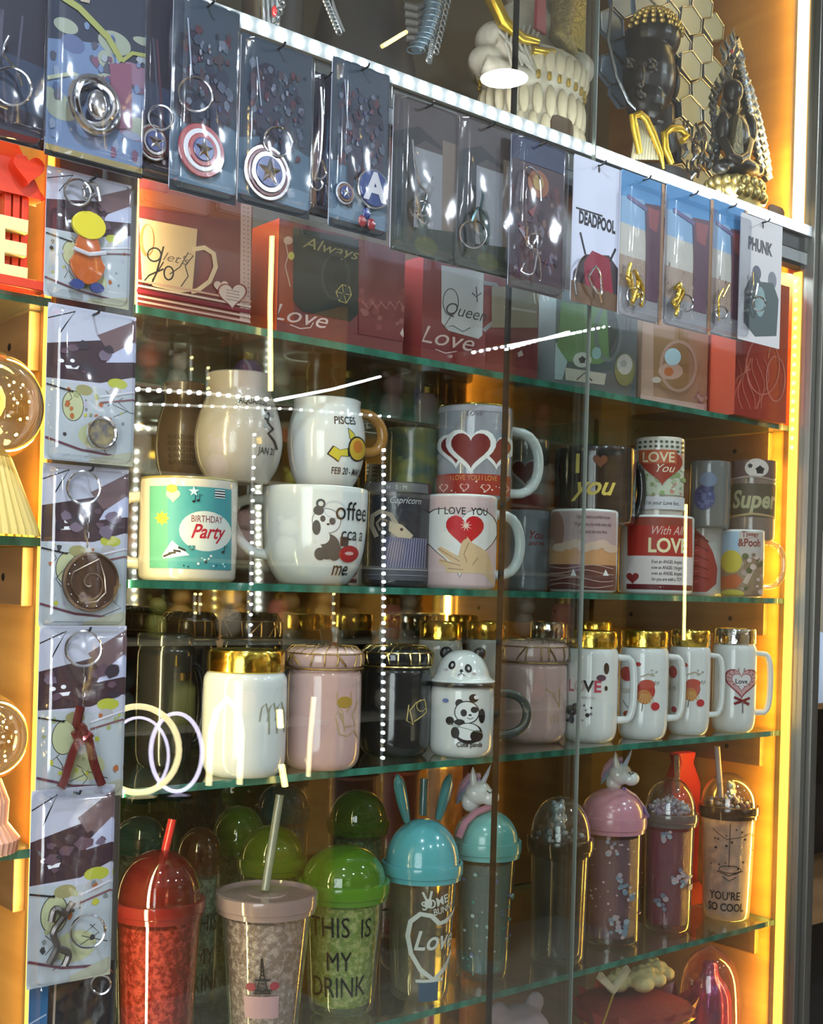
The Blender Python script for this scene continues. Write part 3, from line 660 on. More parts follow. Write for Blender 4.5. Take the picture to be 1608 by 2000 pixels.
# panda
m_ = mug('white panda mug with a panda-face dome lid', 836, 962, 1336, 1482, Z4, name='lidded_mug', kind='jar', hand='right', hm=mat('grey_handle', (.07, .075, .07), .25, coat=.4), hout=.80, hz=(.28, .88), group=GP, closed=True, hang=-12)
R, H = m_.R, m_.H
lb = smoothp([(0, H + .002), (R * 1.03, H + .002), (R * 1.05, H + .0045), (R * .86, H + .007), (R * .80, H + .016), (R * .60, H + .030), (R * .3, H + .036), (0, H + .037)], 2)
dome = MB().lathe(lb, 44); t, rt = basis(m_.c)
fr = [p for p in lb if p[1] > H + .0065 or p[0] > R * .9]
cxp, cyp = project(m_.c); 
pf = cyl_print(m_.c, cxp, cyp, R / m_.mpp, lambda z: interp(lb, z), R * .8, m_.mpp)
for a, b in ((876, 1297), (918, 1302)): pf.ell(a, b, 9, 8, BLK); pf.ell(a + 1, b, 3.5, 3.5, (.5, .5, .5))
pf.ell(901, 1307, 4, 3, BLK).line([(893, 1316), (901, 1311), (909, 1316)], 1.6, BLK).ell(864, 1306, 5, 2, (.5, .4, .42)).ell(930, 1312, 5, 2, (.5, .4, .42))
dome.join(pf.mb, 1); ld = dome.build('lid', [WHITE, INK], m_.root)
MB().tube([(cos(2 * pi * k / 44) * R * 1.04, sin(2 * pi * k / 44) * R * 1.04, H + .0005) for k in range(44)], .0025, 8, closed=True).build('dark_gasket', BLKP, ld)
for s_ in (-1, 1): MB().ball(rt * s_ * R * .52 + UZ * (H + .033), (.008, .006, .007), 14).build('ear', BLKP, ld)
q = m_.pr; PW = (.74, .76, .76)
q.ell(880, 1402, 8, 8, BLK); 
q.ell(912, 1385, 24, 22, BLK).ell(898, 1368, 8, 8, BLK).ell(925, 1358, 9, 8, BLK).ell(912, 1385, 22, 20, PW).ell(906, 1386, 6, 7, BLK).ell(926, 1380, 7, 6, BLK).ell(918, 1390, 3, 2, BLK).line([(912, 1395), (918, 1398), (924, 1395)], 1.2, BLK)
q.ell(940, 1392, 6, 14, BLK).ell(898, 1404, 10, 6, BLK).ell(915, 1425, 26, 20, BLK).ell(914, 1422, 22, 16, PW).ell(890, 1424, 8, 11, BLK).ell(930, 1430, 12, 11, BLK).line([(880, 1408), (940, 1424)], 1.4, (.2, .3, .2))
q.ell(930, 1356, 5, 4, WHT).ell(872, 1364, 6, 4, (.15, .2, .42)).text('Cute panda', 918, 1447, 9, BLK, bold=.02, sx=.9)
done(m_)
m_ = mug('pink lidded mug with veined lid right of the panda mug', 968, 1104, 1292, 1466, Z4, m=PINK, name='lidded_mug', kind='jar', Y=.10, group=GP, closed=True)
crackle(m_, PINK, mat('vein_gold', (.5, .36, .14), .3, 1), h=.024)
m_.pr.line([(1066, 1340), (1080, 1350), (1092, 1338), (1092, 1372)], 1.6, OG).line([(1078, 1348), (1092, 1376)], 1.2, OG).line([(1074, 1392), (1076, 1404)], 1.3, OG).line([(1080, 1388), (1082, 1404), (1088, 1388), (1090, 1402)], 1.3, OG); done(m_)
def tall(label, l, r, top, bot, lm, kk=1.0, **k):
    M_ = mug(label, l, r, top, bot, Z4, name='lidded_mug', kind='jar', hand='right', hshape='square', hout=.46, hz=(.22, .90), group=GP, closed=True, **k)
    lid_band(M_, .021, lm, k=.95); return M_
m_ = tall('white gold-lidded mug with LOVE letters and butterflies', 1098, 1204, 1265, 1452, GOLD, hang=-12)
q = m_.pr
for t_, x, c_ in (('L', 1117, (.40, .05, .08)), ('O', 1133, (.5, .4, .38)), ('V', 1150, BLK), ('E', 1167, (.50, .06, .12))): q.text(t_, x, 1338, 22, c_, bold=.03)
q.text('forever you', 1145, 1358, 6, (.4, .35, .35), sx=.9).text('· · · · ·', 1145, 1318, 5, (.3, .2, .2))
q.ell(1184, 1302, 5, 11, BLK).ell(1174, 1320, 9, 6, (.08, .04, .08)).ell(1183, 1340, 3, 5, BLK).ell(1118, 1385, 11, 10, BLK).ell(1118, 1402, 5, 8, (.05, .05, .08)).ell(1128, 1374, 8, 4, BLK)
q.dots(14, 1106, 1370, 1165, 1410, 2.6, [BLK, (.2, .2, .25)], 6).ell(1148, 1392, 4, 4, BLK); done(m_)
def floral(q, x, y, k=1.0, red=(.45, .04, .03)):
    q.ell(x, y, 17 * k, 20 * k, red).ell(x + 2, y - 12 * k, 15 * k, 9 * k, (.50, .08, .05)).ell(x - 3, y + 12 * k, 14 * k, 14 * k, (.55, .20, .06))
    for i in range(5): q.line([(x - 14 * k + i * 6 * k, y + 24 * k), (x - 8 * k + i * 3 * k, y + 6 * k)], 1.8, (.62, .40, .12))
    q.ell(x + 17 * k, y + 30 * k, 8 * k, 8 * k, (.5, .03, .04)).ell(x - 14 * k, y - 50 * k, 5, 4, red).line([(x - 6, y + 24 * k), (x - 8, y + 40 * k)], 1.8, (.12, .10, .03)).line([(x - 10, y - 26), (x + 4, y - 32), (x + 16, y - 28)], 2, (.45, .36, .2))
    q.dots(10, x + 10, y - 40 * k, x + 24, y + 20, 2, [(.4, .38, .32)], 3)
m_ = tall('white gold-lidded mug with red roses next to the LOVE letters mug', 1206, 1302, 1264, 1446, GOLD, hang=-12)
q = m_.pr; q.ell(1226, 1315, 13, 14, (.45, .06, .06)).text('Rose', 1222, 1346, 15, (.42, .36, .26), sx=.7).line([(1218, 1366), (1232, 1384)], 1.3, (.1, .1, .05)).ell(1226, 1392, 7, 6, (.35, .08, .05)); floral(q, 1262, 1345); done(m_)
m_ = tall('white gold-lidded mug with paler roses next to the silver-lidded mug', 1303, 1384, 1262, 1437, GOLD, hang=-12)
q = m_.pr; q.ell(1316, 1312, 8, 12, (.45, .06, .06)).text('Rose', 1314, 1342, 13, (.42, .36, .26), sx=.6).ell(1318, 1384, 5, 6, (.42, .04, .06)); floral(q, 1352, 1342, .9, (.48, .10, .08)); done(m_)
m_ = tall('white silver-lidded mug with a heart lollipop drawing', 1388, 1474, 1258, 1424, CHROMEB, hang=-4, Y=.046)
q = m_.pr; q.heart(1448, 1328, 64, (.30, .03, .05)).heart(1448, 1327.5, 57, (.60, .35, .35)).heart(1448, 1327, 38, (.30, .03, .05)).heart(1448, 1327, 35, (.72, .70, .70)).text('Love', 1448, 1328, 9, BLK, bold=.02)
q.line([(1434, 1358), (1462, 1372)], 5, DRED).line([(1434, 1371), (1463, 1359)], 5, DRED).line([(1450, 1366), (1450, 1388)], 2.5, (.2, .15, .18))
for k in range(14): a = 2 * pi * k / 14; q.line([(1448 + 20 * cos(a), 1322 + 14 * sin(a)), (1448 + 26 * cos(a), 1320 + 19 * sin(a))], 1.4, (.3, .05, .06))
done(m_)
# second row of lidded mugs
for l, r, Y, lm, cr, lab in ((308, 420, .24, 0, 1, 'dark lidded mug with a veined lid, back row behind the black loop-handle mug'), (430, 545, .23, 0, 2, 'black lidded mug with a veined lid, back row behind the gold-lidded mug'),
        (812, 900, .21, GOLD, 1, 'gold-lidded white mug in the back row behind the panda mug'), (905, 985, .22, GOLD, 1, 'gold-lidded white mug in the back row left of the glass seam'),
        (1030, 1105, .22, CHROMEB, 1, 'silver-lidded white mug in the back row behind the right pink mug'), (1125, 1195, .22, GOLD, 1, 'gold-lidded white mug in the back row behind the LOVE letters mug')):
    M_ = mug(lab, l, r, 1262, 1420, Z4, m=WHITE if lm else BLACK, name='lidded_mug', kind='jar', Y=Y, group='back row of lidded mugs', closed=True)
    M_.root.scale = (1, 1, (.117 if lm else .118) / M_.H)
    if lm: lid_band(M_, .021, lm, k=.95)
    else: crackle(M_, mat('bronze_lid', (.06, .035, .02), .25, coat=.5), mat('vein_gold', (.5, .36, .14), .3, 1), h=.024)
    done(M_)
#PART2
# ------------------------------------------------------------------ GIFT BOXES on the second shelf
def gift_box(label, l, r, top, Y, dpt, col, side=None, name='gift_box'):
    a = P(l, top + 140, Y); b = P(r, top + 140, Y); top_z = P(l, top, Y).z; z0 = Z2 + .0004; org = Vector(((a.x + b.x) / 2, Y, z0)); W_ = (b.x - a.x) / 2; H = top_z - z0
    org.y = Y; root = thing(name, org, label, 'box', 'printed boxes on the second glass shelf'); mp = depth(org) / FP
    pr = plane_print(org, Y); pr.s = mp
    mb = MB().box((-W_, 0, 0), (W_, dpt, H))
    mb.m = [0, 0, 0, 0, 0, 1]
    return Mug_(root, mb, pr, mat('box_' + str(int(l)), col, .35, coat=.3), mat('boxside_' + str(int(l)), side or col, .35, coat=.3), W_, H, dpt)
class Mug_:
    def __init__(s, root, mb, pr, m, m2, W_, H, dp): s.root, s.mb, s.pr, s.m, s.m2, s.W, s.H, s.dp = root, mb, pr, m, m2, W_, H, dp
    def fin(s):
        s.pr.mb.v = [(max(-s.W, min(s.W, x)), y, max(.0002, min(s.H, z))) for x, y, z in s.pr.mb.v]; s.mb.join(s.pr.mb, 2); o = s.mb.build('printed_carton', [s.m, s.m2, INK], s.root, smooth=False); return o
b = gift_box('red box picturing a tan cup with let\'s go lettering and dotted borders', 268, 492, 338, .035, .095, (.15, .018, .018), (.40, .28, .20))
q = b.pr; TAN = (.50, .36, .23)
q.poly([(262, 365), (492, 410), (492, 436), (262, 400)], (.20, .045, .015))
q.poly([(251, 330), (266, 332), (268, 606), (251, 600)], (.58, .42, .28)).poly([(470, 395), (491, 400), (492, 632), (468, 626)], (.50, .32, .28))
for k in range(26): q.ell(258, 345 + k * 10, 1.4, 1.4, BLK).ell(476, 405 + k * 8.6, 1.2, 1.2, (.15, .05, .05)).ell(484, 407 + k * 8.6, 1.2, 1.2, (.15, .05, .05))
q.poly([(270, 426), (384, 448), (380, 500), (374, 570), (350, 572), (300, 560), (276, 548)], TAN)
q.line([(374, 488), (398, 484), (416, 496), (420, 522), (408, 550), (384, 568), (372, 570)], 9, (.56, .42, .28))
q.ell(286, 470, 15, 32, (.25, .13, .05)).ell(288, 468, 10, 28, TAN)
q.ring(300, 498, 13, 13, 3.2, BLK).line([(318, 482), (312, 506), (304, 534), (294, 556), (282, 562), (278, 552), (290, 538), (318, 526)], 3.4, BLK).ring(328, 534, 9, 13, 3, BLK).text('let\'s', 340, 506, 17, (.15, .10, .08), shear=.4, sx=1.5)
q.line([(296, 548), (318, 512)], 2.5, BLK).line([(330, 536), (350, 522), (366, 494), (376, 500), (360, 520), (366, 540), (352, 560)], 2, BLK)
for k, c_ in enumerate(((.45, .25, .2), (.55, .4, .35), (.16, .01, .02), (.5, .33, .3), (.5, .30, .28))): q.line([(252, 545 + k * 10), (490, 590 + k * 10)], 4 if k != 2 else 7, c_)
q.heart(430, 560, 28, (.55, .42, .38)).heart(452, 576, 58, (.20, .02, .02)).heart(452, 576, 52, (.55, .42, .38))
for k in range(4): q.line([(440, 566 + k * 6), (466, 571 + k * 6)], 2, (.3, .2, .18))
b.fin()
b = gift_box('dark red box with Always and Love lettering around a black cup picture', 542, 790, 425, .035, .10, (.16, .02, .02), (.50, .07, .02))
q = b.pr
q.poly([(543, 430), (574, 436), (574, 634), (543, 626)], (.30, .05, .02)).poly([(572, 445), (700, 470), (700, 612), (684, 628), (590, 608), (572, 588)], (.022, .028, .024)).poly([(572, 445), (690, 465), (690, 478), (572, 458)], (.045, .05, .03))
q.text('Always', 645, 486, 22, (.35, .30, .12), shear=.4, sx=1.5).text('Love', 582, 618, 32, (.62, .45, .42), shear=.4, sx=1.5)
q.line([(566, 634), (586, 642), (606, 640), (612, 630)], 2, (.62, .45, .42))
HX = [(668, 556), (682, 560), (686, 576), (676, 592), (662, 588), (656, 570)]
q.line(HX + [HX[0]], 1.6, (.55, .45, .15))
for p_ in HX: q.line([(671, 574), p_], 1.2, (.55, .45, .15))
q.ring(655, 540, 26, 44, 5, (.05, .055, .05)).poly([(700, 540), (812, 560), (812, 672), (700, 652)], (.18, .03, .03)).dots(26, 705, 565, 806, 640, 7, [(.26, .06, .06), (.30, .10, .09), (.22, .04, .03)], 4)
for k in range(5): q.line([(706 + k * 18, 588), (718 + k * 18, 604), (728 + k * 16, 590)], 2, (.42, .16, .14))
q.poly([(780, 652), (786, 640), (796, 652), (788, 660)], (.6, .45, .42)).line([(556, 470), (562, 500), (556, 520), (566, 560)], 2, (.6, .4, .3)).ell(562, 470, 9, 8, (.65, .4, .3)); q.ell(568, 500, 6, 8, (.6, .5, .1))
b.fin()
b = gift_box('red box with Love lettering below a white cup marked Queen', 824, 1052, 498, .038, .10, (.20, .02, .02), (.30, .05, .05))
q = b.pr
q.poly([(862, 518), (945, 532), (942, 655), (934, 662), (876, 646), (862, 630)], (.50, .51, .50)).line([(944, 552), (968, 556), (980, 580), (974, 620), (944, 646)], 8, (.3, .30, .31))
q.ring(880, 590, 15, 26, 1.6, BLK).line([(884, 612), (866, 640), (884, 636), (904, 648), (918, 640)], 1.6, BLK).text('Queen', 908, 610, 24, (.05, .05, .05), shear=.4, sx=1.2)
q.line([(930, 560), (932, 590)], 2, BLK).line([(922, 572), (930, 580), (940, 572)], 2, BLK)
q.text('Love', 870, 662, 34, (.66, .50, .46), shear=.4, sx=1.5).line([(850, 682), (870, 690), (892, 686)], 2, (.66, .5, .46))
q.rect(960, 560, 1050, 640, (.30, .26, .18)).line([(985, 600), (1048, 610)], 4, (.55, .52, .5)).poly([(950, 650), (1050, 668), (1050, 724), (950, 706)], (.16, .02, .02)).poly([(1010, 690), (1018, 684), (1022, 694), (1012, 698)], (.6, .45, .42))
b.fin()
b = gift_box('grey-green box with green cup and footballs', 1084, 1244, 560, .045, .10, (.10, .12, .12), (.24, .30, .31))
q = b.pr
q.poly([(1072, 668), (1100, 662), (1110, 700), (1098, 742), (1070, 738)], (.36, .46, .46)).ell(1150, 640, 56, 66, (.05, .06, .05)).poly([(1096, 590), (1185, 600), (1190, 700), (1170, 712), (1108, 706), (1088, 676)], (.12, .22, .08))
q.ring(1188, 650, 24, 54, 7, (.13, .16, .15)).ell(1137, 703, 18, 15, (.46, .48, .40)).star(1137, 703, 8, BLK, 5, .75).ell(1165, 690, 9, 12, (.25, .42, .40))
q.ell(1220, 722, 20, 32, (.20, .20, .08)).ell(1220, 712, 15, 20, (.45, .43, .38)).star(1218, 710, 8, (.3, .3, .25), 5, .75).poly([(1104, 718), (1184, 730), (1180, 752), (1104, 742)], (.48, .45, .36)).line([(1126, 742), (1142, 728), (1156, 744)], 2.5, BLK)
b.fin()
b = gift_box('tan box picturing a pale cup with a small bouquet', 1252, 1382, 590, .05, .09, (.34, .20, .12), (.40, .28, .2))
q = b.pr
q.poly([(1252, 610), (1276, 614), (1276, 776), (1252, 772)], (.42, .28, .20)).poly([(1276, 640), (1345, 650), (1345, 756), (1300, 762), (1276, 740)], (.28, .16, .07)).ring(1325, 715, 34, 48, 6, (.42, .27, .20)).ell(1310, 725, 24, 16, (.50, .32, .24)).ell(1306, 726, 9, 9, (.45, .14, .04)).ell(1282, 742, 9, 6, (.5, .45, .38))
q.ell(1314, 697, 16, 17, (.42, .62, .66)); q.poly([(1250, 770), (1386, 792), (1386, 806), (1250, 786)], (.48, .33, .27)).dots(14, 1358, 765, 1384, 800, 4, [(.32, .12, .14), (.5, .3, .28)], 2)  # pale blue disc: a ceiling downlight's reflection painted into the print
b.fin()
b = gift_box('tall crimson box with raised swirls against the right wall', 1438, 1540, 528, .012, .10, (.30, .025, .02), (.38, .06, .03))
q = b.pr
for k in range(7): q.line([(1440 + 8 * sin(j * .6 + k) + k * 9, 700 + j * 11) for j in range(10)], 2, (.48, .12, .08))
q.ring(1490, 715, 32, 56, 3, (.50, .14, .10)).line([(1412, 744), (1440, 738), (1466, 720)], 3, (.50, .14, .10)).ring(1515, 740, 18, 44, 3, (.5, .15, .12)).line([(1500, 560), (1508, 660), (1500, 700)], 2, (.5, .2, .1))
b.fin()

# ------------------------------------------------------------------ KEYCHAIN PACKS hanging outside the glass
def rrect(W_, H, r, z0=0, n=5):
    p = []
    for cx, cz, a0 in ((W_ - r, -r, 0), (-W_ + r, -r, 90), (-W_ + r, -H + r, 180), (W_ - r, -H + r, 270)):
        for i in range(n + 1): a = radians(a0 + 90 * i / n); p.append((cx + r * cos(a), cz + r * sin(a)))
    return p
class UPrint(Print): pass
def star_mesh(R, r, y0, y1, n=5):
    mb = MB(); pts = [((R if i % 2 == 0 else r) * sin(pi * i / n), (R if i % 2 == 0 else r) * cos(pi * i / n)) for i in range(2 * n)]
    vs = [(x, y0, z) for x, z in pts] + [(0, y1, 0)]; return mb.add(vs, [(i, (i + 1) % (2 * n), 2 * n) for i in range(2 * n)])
def ringm(c, r, t=.0009, tilt=.3, n=36):
    mb = MB(); c = Vector(c); return mb.tube([c + Vector((r * cos(a) * cos(tilt), r * cos(a) * sin(tilt), r * sin(a))) for a in [2 * pi * k / n for k in range(n)]], t, 7, closed=True)
def disc(mb, c, R, y0, y1, m=0, n=36, bev=.0006):
    """coin facing -y"""
    k = MB().lathe([(0, 0), (R, 0), (R, (y0 - y1) - bev), (R - bev, y0 - y1), (0, y0 - y1)], n)
    k.xf(Matrix.Translation(Vector((c[0], y0, c[2]))) @ Matrix.Rotation(pi / 2, 4, 'X')); return mb.join(k, m)
ENB = mat('blue_enamel', (.03, .06, .20), .2, coat=1); ENR = mat('red_enamel', (.30, .03, .035), .22, coat=1); ENW = mat('pearl_enamel', (.60, .60, .62), .22, coat=1)
BRZ = mat('dark_bronze', (.13, .085, .065), .35, .8); ENO = mat('orange_enamel', (.46, .10, .02), .22, coat=1); ENY = mat('yellow_enamel', (.72, .60, .02), .25, coat=1)
def pack(label, tl, br, Y, art, seed, rings=(), extra=None, blister=True, group='keychain packs hung along the light tape', yaw=0, hook=True, cardmat=PAPER, hole=True):
    a = P(tl[0], tl[1], Y); b = P(br[0], br[1], Y); W_ = (b.x - a.x) / 2
    top = a.z; H = top - b.z
    H = a.z - P(br[0], br[1], Y).z; org = Vector(((a.x + b.x) / 2, Y, top))
    root = thing('keychain_pack', org, label, 'keychain', group); root.rotation_euler = (0, 0, radians(yaw))
    asp = 2 * W_ / H
    pr = Print(lambda x, y: ((x - asp / 2) * H, -y * H), lambda u, v, off: (u, -off, v), H)
    art(pr, asp, random.Random(seed))
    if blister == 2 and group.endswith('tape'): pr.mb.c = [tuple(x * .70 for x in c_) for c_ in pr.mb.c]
    mb = MB().prism(rrect(W_, H, .0035), (0, 0, 0), (1, 0, 0), (0, 0, 1), (0, .0007, 0)); mb.join(pr.mb, 1)
    # keep the print inside the card
    mb.v = [(max(-W_, min(W_, x)), y, max(-H, min(0, z))) for x, y, z in mb.v]
    mb.build('card', [cardmat, INK], root, smooth=False)
    cx = lambda x, y: Vector(((x - asp / 2) * H, 0, -y * H))
    if hook:
        hk = MB().tube([(0, .006, -.004), (0, -.004, -.004), (0, -.010, -.0035), (0, -.012, -.001)], .0011, 6)
        hk.build('hook', BLKP, root)
    if blister:
        mb = MB(); off = [(0, -.0008), (.002, -.0012), (.003, -.003), (.0045, -.0105), (.008, -.0135)]; vs = []; t0 = .10 if blister == 1 else .02
        n = 0
        for k, (i, y) in enumerate(off):
            z0 = -H * t0 * (k > 0) if blister == 1 else 0
            rr = rrect(W_ - i, H - (i * 2 if z0 == 0 else H * t0 + i), max(.003, .007 - i * .3)); n = len(rr)
            vs += [(x, y, z + (z0 if z0 else -i)) for x, z in rr]
        fs = [(k * n + j, k * n + (j + 1) % n, (k + 1) * n + (j + 1) % n, (k + 1) * n + j) for k in range(len(off) - 1) for j in range(n)]
        fs.append(tuple(range((len(off) - 1) * n, len(off) * n)))
        mb.add(vs, fs).build('blister', BLIST, root)
    for (x, y, r, tl_) in rings:
        c = cx(x, y); c.y = -.008; ringm(c, r * H, .0011, -.2 - tl_ * .5).build('key_ring', CHROME, root)
    if extra: extra(root, cx, H, asp)
    return root
def chain(root, a, b, n=5):
    for i in range(n):
        p = a.lerp(b, (i + .5) / n); L_ = (b - a).length / n * .72
        ms = MB(); d = (b - a).normalized(); s_ = Vector((1, 0, 0)) if i % 2 else Vector((0, 1, 0))
        ms.tube([p + d * L_ * cos(t) + s_ * .0018 * sin(t) for t in [2 * pi * k / 14 for k in range(14)]], .0005, 5, closed=True).build('chain_link', CHROME, root)
def shield(x, y, R, cols, sk=None):
    def f(root, cx, H, asp):
        c = cx(x, y); r = R * H; pd = []
        for k, (fr, m) in enumerate(cols):
            mb = MB(); disc(mb, c, r * fr, -.0030 - .0012 * k, -.0042 - .0012 * k); o = mb.build('pendant' if k == 0 else 'shield_ring', m, root if k == 0 else pd[0]); pd.append(o)
        s_ = star_mesh(r * cols[-1][0] * .95, r * cols[-1][0] * .38, 0, -.0018); s_.xf(Matrix.Translation(Vector((c.x, -.0044 - .0012 * (len(cols) - 1), c.z)))); s_.build('star', CHROME, pd[0])
    return f
def blots(q, g, n, x0, y0, x1, y1, cols, w=.03, h=.05):
    for _ in range(n):
        x = g.uniform(x0, x1); y = g.uniform(y0, y1); k = g.uniform(.4, 1.2); ph = g.uniform(0, 6); m_ = g.choice((5, 6, 7))
        q.poly([(x + w * k * cos(2 * pi * i / m_ + ph) * g.uniform(.6, 1.2), y + h * k * sin(2 * pi * i / m_ + ph) * g.uniform(.6, 1.2)) for i in range(m_)], g.choice(cols))
def art_hero(q, a, g):
    q.rect(0, 0, a, 1, (.055, .08, .11)).poly([(0, .62), (a * .5, .55), (a, .62), (a, 1), (0, 1)], (.12, .20, .27)).poly([(0, .80), (a, .84), (a, .95), (0, .92)], (.22, .32, .40))
    blots(q, g, 26, a * .18, .20, a * .82, .62, [(.03, .03, .05), (.06, .06, .09), (.04, .05, .08), (.08, .05, .07)], .075, .085); blots(q, g, 70, a * .12, .14, a * .9, .66, [(.03, .03, .05), (.08, .08, .12), (.11, .04, .055), (.11, .14, .19), (.05, .07, .11), (.08, .06, .07), (.17, .20, .26)], .022, .030)
    blots(q, g, 14, a * .25, .2, a * .8, .55, [(.20, .07, .09), (.28, .31, .37), (.09, .12, .24)], .010, .018)
    q.poly([(a * .28, .55), (a * .42, .5), (a * .38, .86), (a * .30, .86)], (.04, .05, .08)).poly([(a * .56, .52), (a * .70, .55), (a * .68, .84), (a * .60, .86)], (.05, .06, .10))
    q.line([(a * .2, .12), (a * .28, .4)], .008, (.40, .46, .56)).rect(0, .95, a, 1, (.03, .035, .04))
def art_dark(q, a, g):
    q.rect(0, 0, a, 1, (.035, .035, .055)).poly([(0, .5), (a, .55), (a, .82), (0, .78)], (.05, .07, .12))
    for _ in range(6): x = g.uniform(0, a); q.line([(x, .3), (x + g.uniform(-.1, .1), .9)], .012, g.choice([(.10, .10, .14), (.13, .06, .08), (.05, .12, .20)]))
    q.rect(0, .94, a, 1, BLK)
def art_swirl(q, a, g):
    q.rect(0, 0, a, 1, (.05, .06, .09)).poly([(0, .42), (a * .55, .36), (a, .46), (a, .97), (0, .97)], (.20, .28, .44))
    for _ in range(18):
        x = g.uniform(0, a); y = g.uniform(.2, .95); q.ell(x, y, g.uniform(.03, .10), g.uniform(.02, .07), g.choice([(.26, .34, .52), (.36, .40, .52), (.14, .18, .32), (.34, .20, .28), (.40, .44, .34)]))
    blots(q, g, 60, a * .05, .30, a * .95, .92, [(.10, .15, .28), (.22, .30, .46), (.32, .38, .50), (.24, .12, .18), (.12, .12, .16), (.42, .46, .50)], .022, .03)
    q.line([(.02, .18), (a * .3, .22), (a * .6, .32), (a * .75, .42)], .035, (.42, .44, .14)).line([(a * .75, .42), (a * .86, .36), (a, .35)], .02, (.42, .44, .14))
    q.poly([(a * .30, .12), (a * .42, .115), (a * .40, .18), (a * .31, .185)], (.52, .46, .34)).poly([(a * .62, .45), (a * .85, .42), (a * .88, .75), (a * .7, .78)], (.30, .12, .18))
    q.line([(0, .62), (a * .25, .56), (a * .5, .58)], .02, (.48, .52, .36)).rect(0, .945, a, 1, (.42, .34, .14)).rect(0, .975, a, 1, (.02, .02, .02))
def art_anime(q, a, g):
    L_ = (.47, .48, .54)
    q.rect(0, 0, a, 1, L_).poly([(0, .26), (a * .5, .20), (a, .14), (a, .40), (a * .6, .47), (0, .48)], (.050, .028, .034)).poly([(a * .55, .16), (a, .02), (a, .22), (a * .7, .26)], (.16, .10, .10))
    q.poly([(a * .72, .27), (a, .16), (a, .30), (a * .66, .33)], (.46, .48, .60)).line([(0, .10), (a * .3, .03), (a * .2, .12), (a * .14, .18)], .008, BLK)
    q.ell(a * .16, .36, .018, .012, WHT).ell(a * .28, .35, .016, .012, WHT).poly([(a * .2, .385), (a * .36, .378), (a * .34, .40), (a * .22, .405)], WHT)
    GN = (.46, .48, .26)
    q.poly([(0, .48), (a, .52), (a, 1), (0, 1)], (.42, .46, .46)).ell(a * .30, .64, .075, .10, (.04, .04, .03)).ell(a * .30, .64, .07, .095, GN).ell(a * .42, .53, .06, .035, (.30, .28, .12)).ell(a * .8, .46, .07, .035, (.42, .44, .05)).ell(a * .78, .52, .05, .035, (.40, .38, .36)).ell(a * .56, .82, .12, .08, GN)
    for _ in range(5):
        x = g.uniform(.1, .9) * a; y = g.uniform(.5, .85); q.line([(x, y), (x + g.uniform(-.08, .08), y + .05), (x + g.uniform(-.08, .08), y + .1)], .005, (.06, .06, .05))
    blots(q, g, 22, a * .06, .50, a * .94, .86, [(.05, .05, .05), (.32, .35, .16), (.45, .44, .05), (.40, .12, .04), (.20, .22, .20), (.42, .40, .46)], .018, .02); blots(q, g, 9, a * .1, .24, a * .9, .42, [(.12, .07, .09), (.04, .03, .04), (.16, .12, .16)], .05, .035)
    q.line([(a * .6, .56), (a, .50)], .012, (.62, .60, .62)).line([(a * .6, .60), (a, .55)], .01, (.20, .08, .08)).line([(0, .86), (a * .4, .92), (a, .95)], .014, (.12, .04, .06)).line([(0, .52), (a * .3, .55)], .01, BLK)
    q.poly([(a * .5, .97), (a, .90), (a, 1), (a * .5, 1)], (.40, .40, .28))
def art_gothic(q, a, g):
    q.rect(0, 0, a, 1, (.30, .31, .32)).rect(0, 0, a, .30, (.08, .06, .055)).poly([(0, .25), (a * .4, .16), (a, .3), (a * .5, .24), (0, .42)], (.02, .02, .02)).poly([(0, .35), (a * .34, .3), (a * .36, .95), (0, 1)], (.035, .045, .045))
    q.poly([(a * .78, .2), (a, .2), (a, .85), (a * .8, .8)], (.24, .18, .13)).poly([(0, .84), (a, .78), (a, 1), (0, 1)], (.06, .07, .05)).ell(a * .5, .72, .05, .14, (.07, .11, .09)); q.ell(a * .56, .92, .10, .06, (.10, .11, .04))
def art_redgold(q, a, g):
    q.rect(0, 0, a, 1, (.08, .04, .05)); blots(q, g, 40, a * .08, .2, a * .92, .92, [(.04, .02, .03), (.16, .04, .04), (.26, .14, .10), (.22, .18, .22), (.10, .03, .04)], .03, .04); q.rect(0, 0, a, .16, (.03, .05, .12)).ell(a * .5, .28, .10, .09, (.40, .14, .05)).ell(a * .5, .27, .05, .05, (.6, .4, .12))
    for _ in range(26): x = g.uniform(.05, .95) * a; y = g.uniform(.25, .9); q.poly([(x + g.uniform(-.06, .06), y + g.uniform(-.05, .05)) for _ in range(3)], g.choice([(.05, .02, .04), (.30, .08, .08), (.42, .24, .18), (.36, .30, .36), (.10, .05, .10), (.20, .05, .05)]))
    q.rect(0, .93, a, 1, (.10, .08, .07))
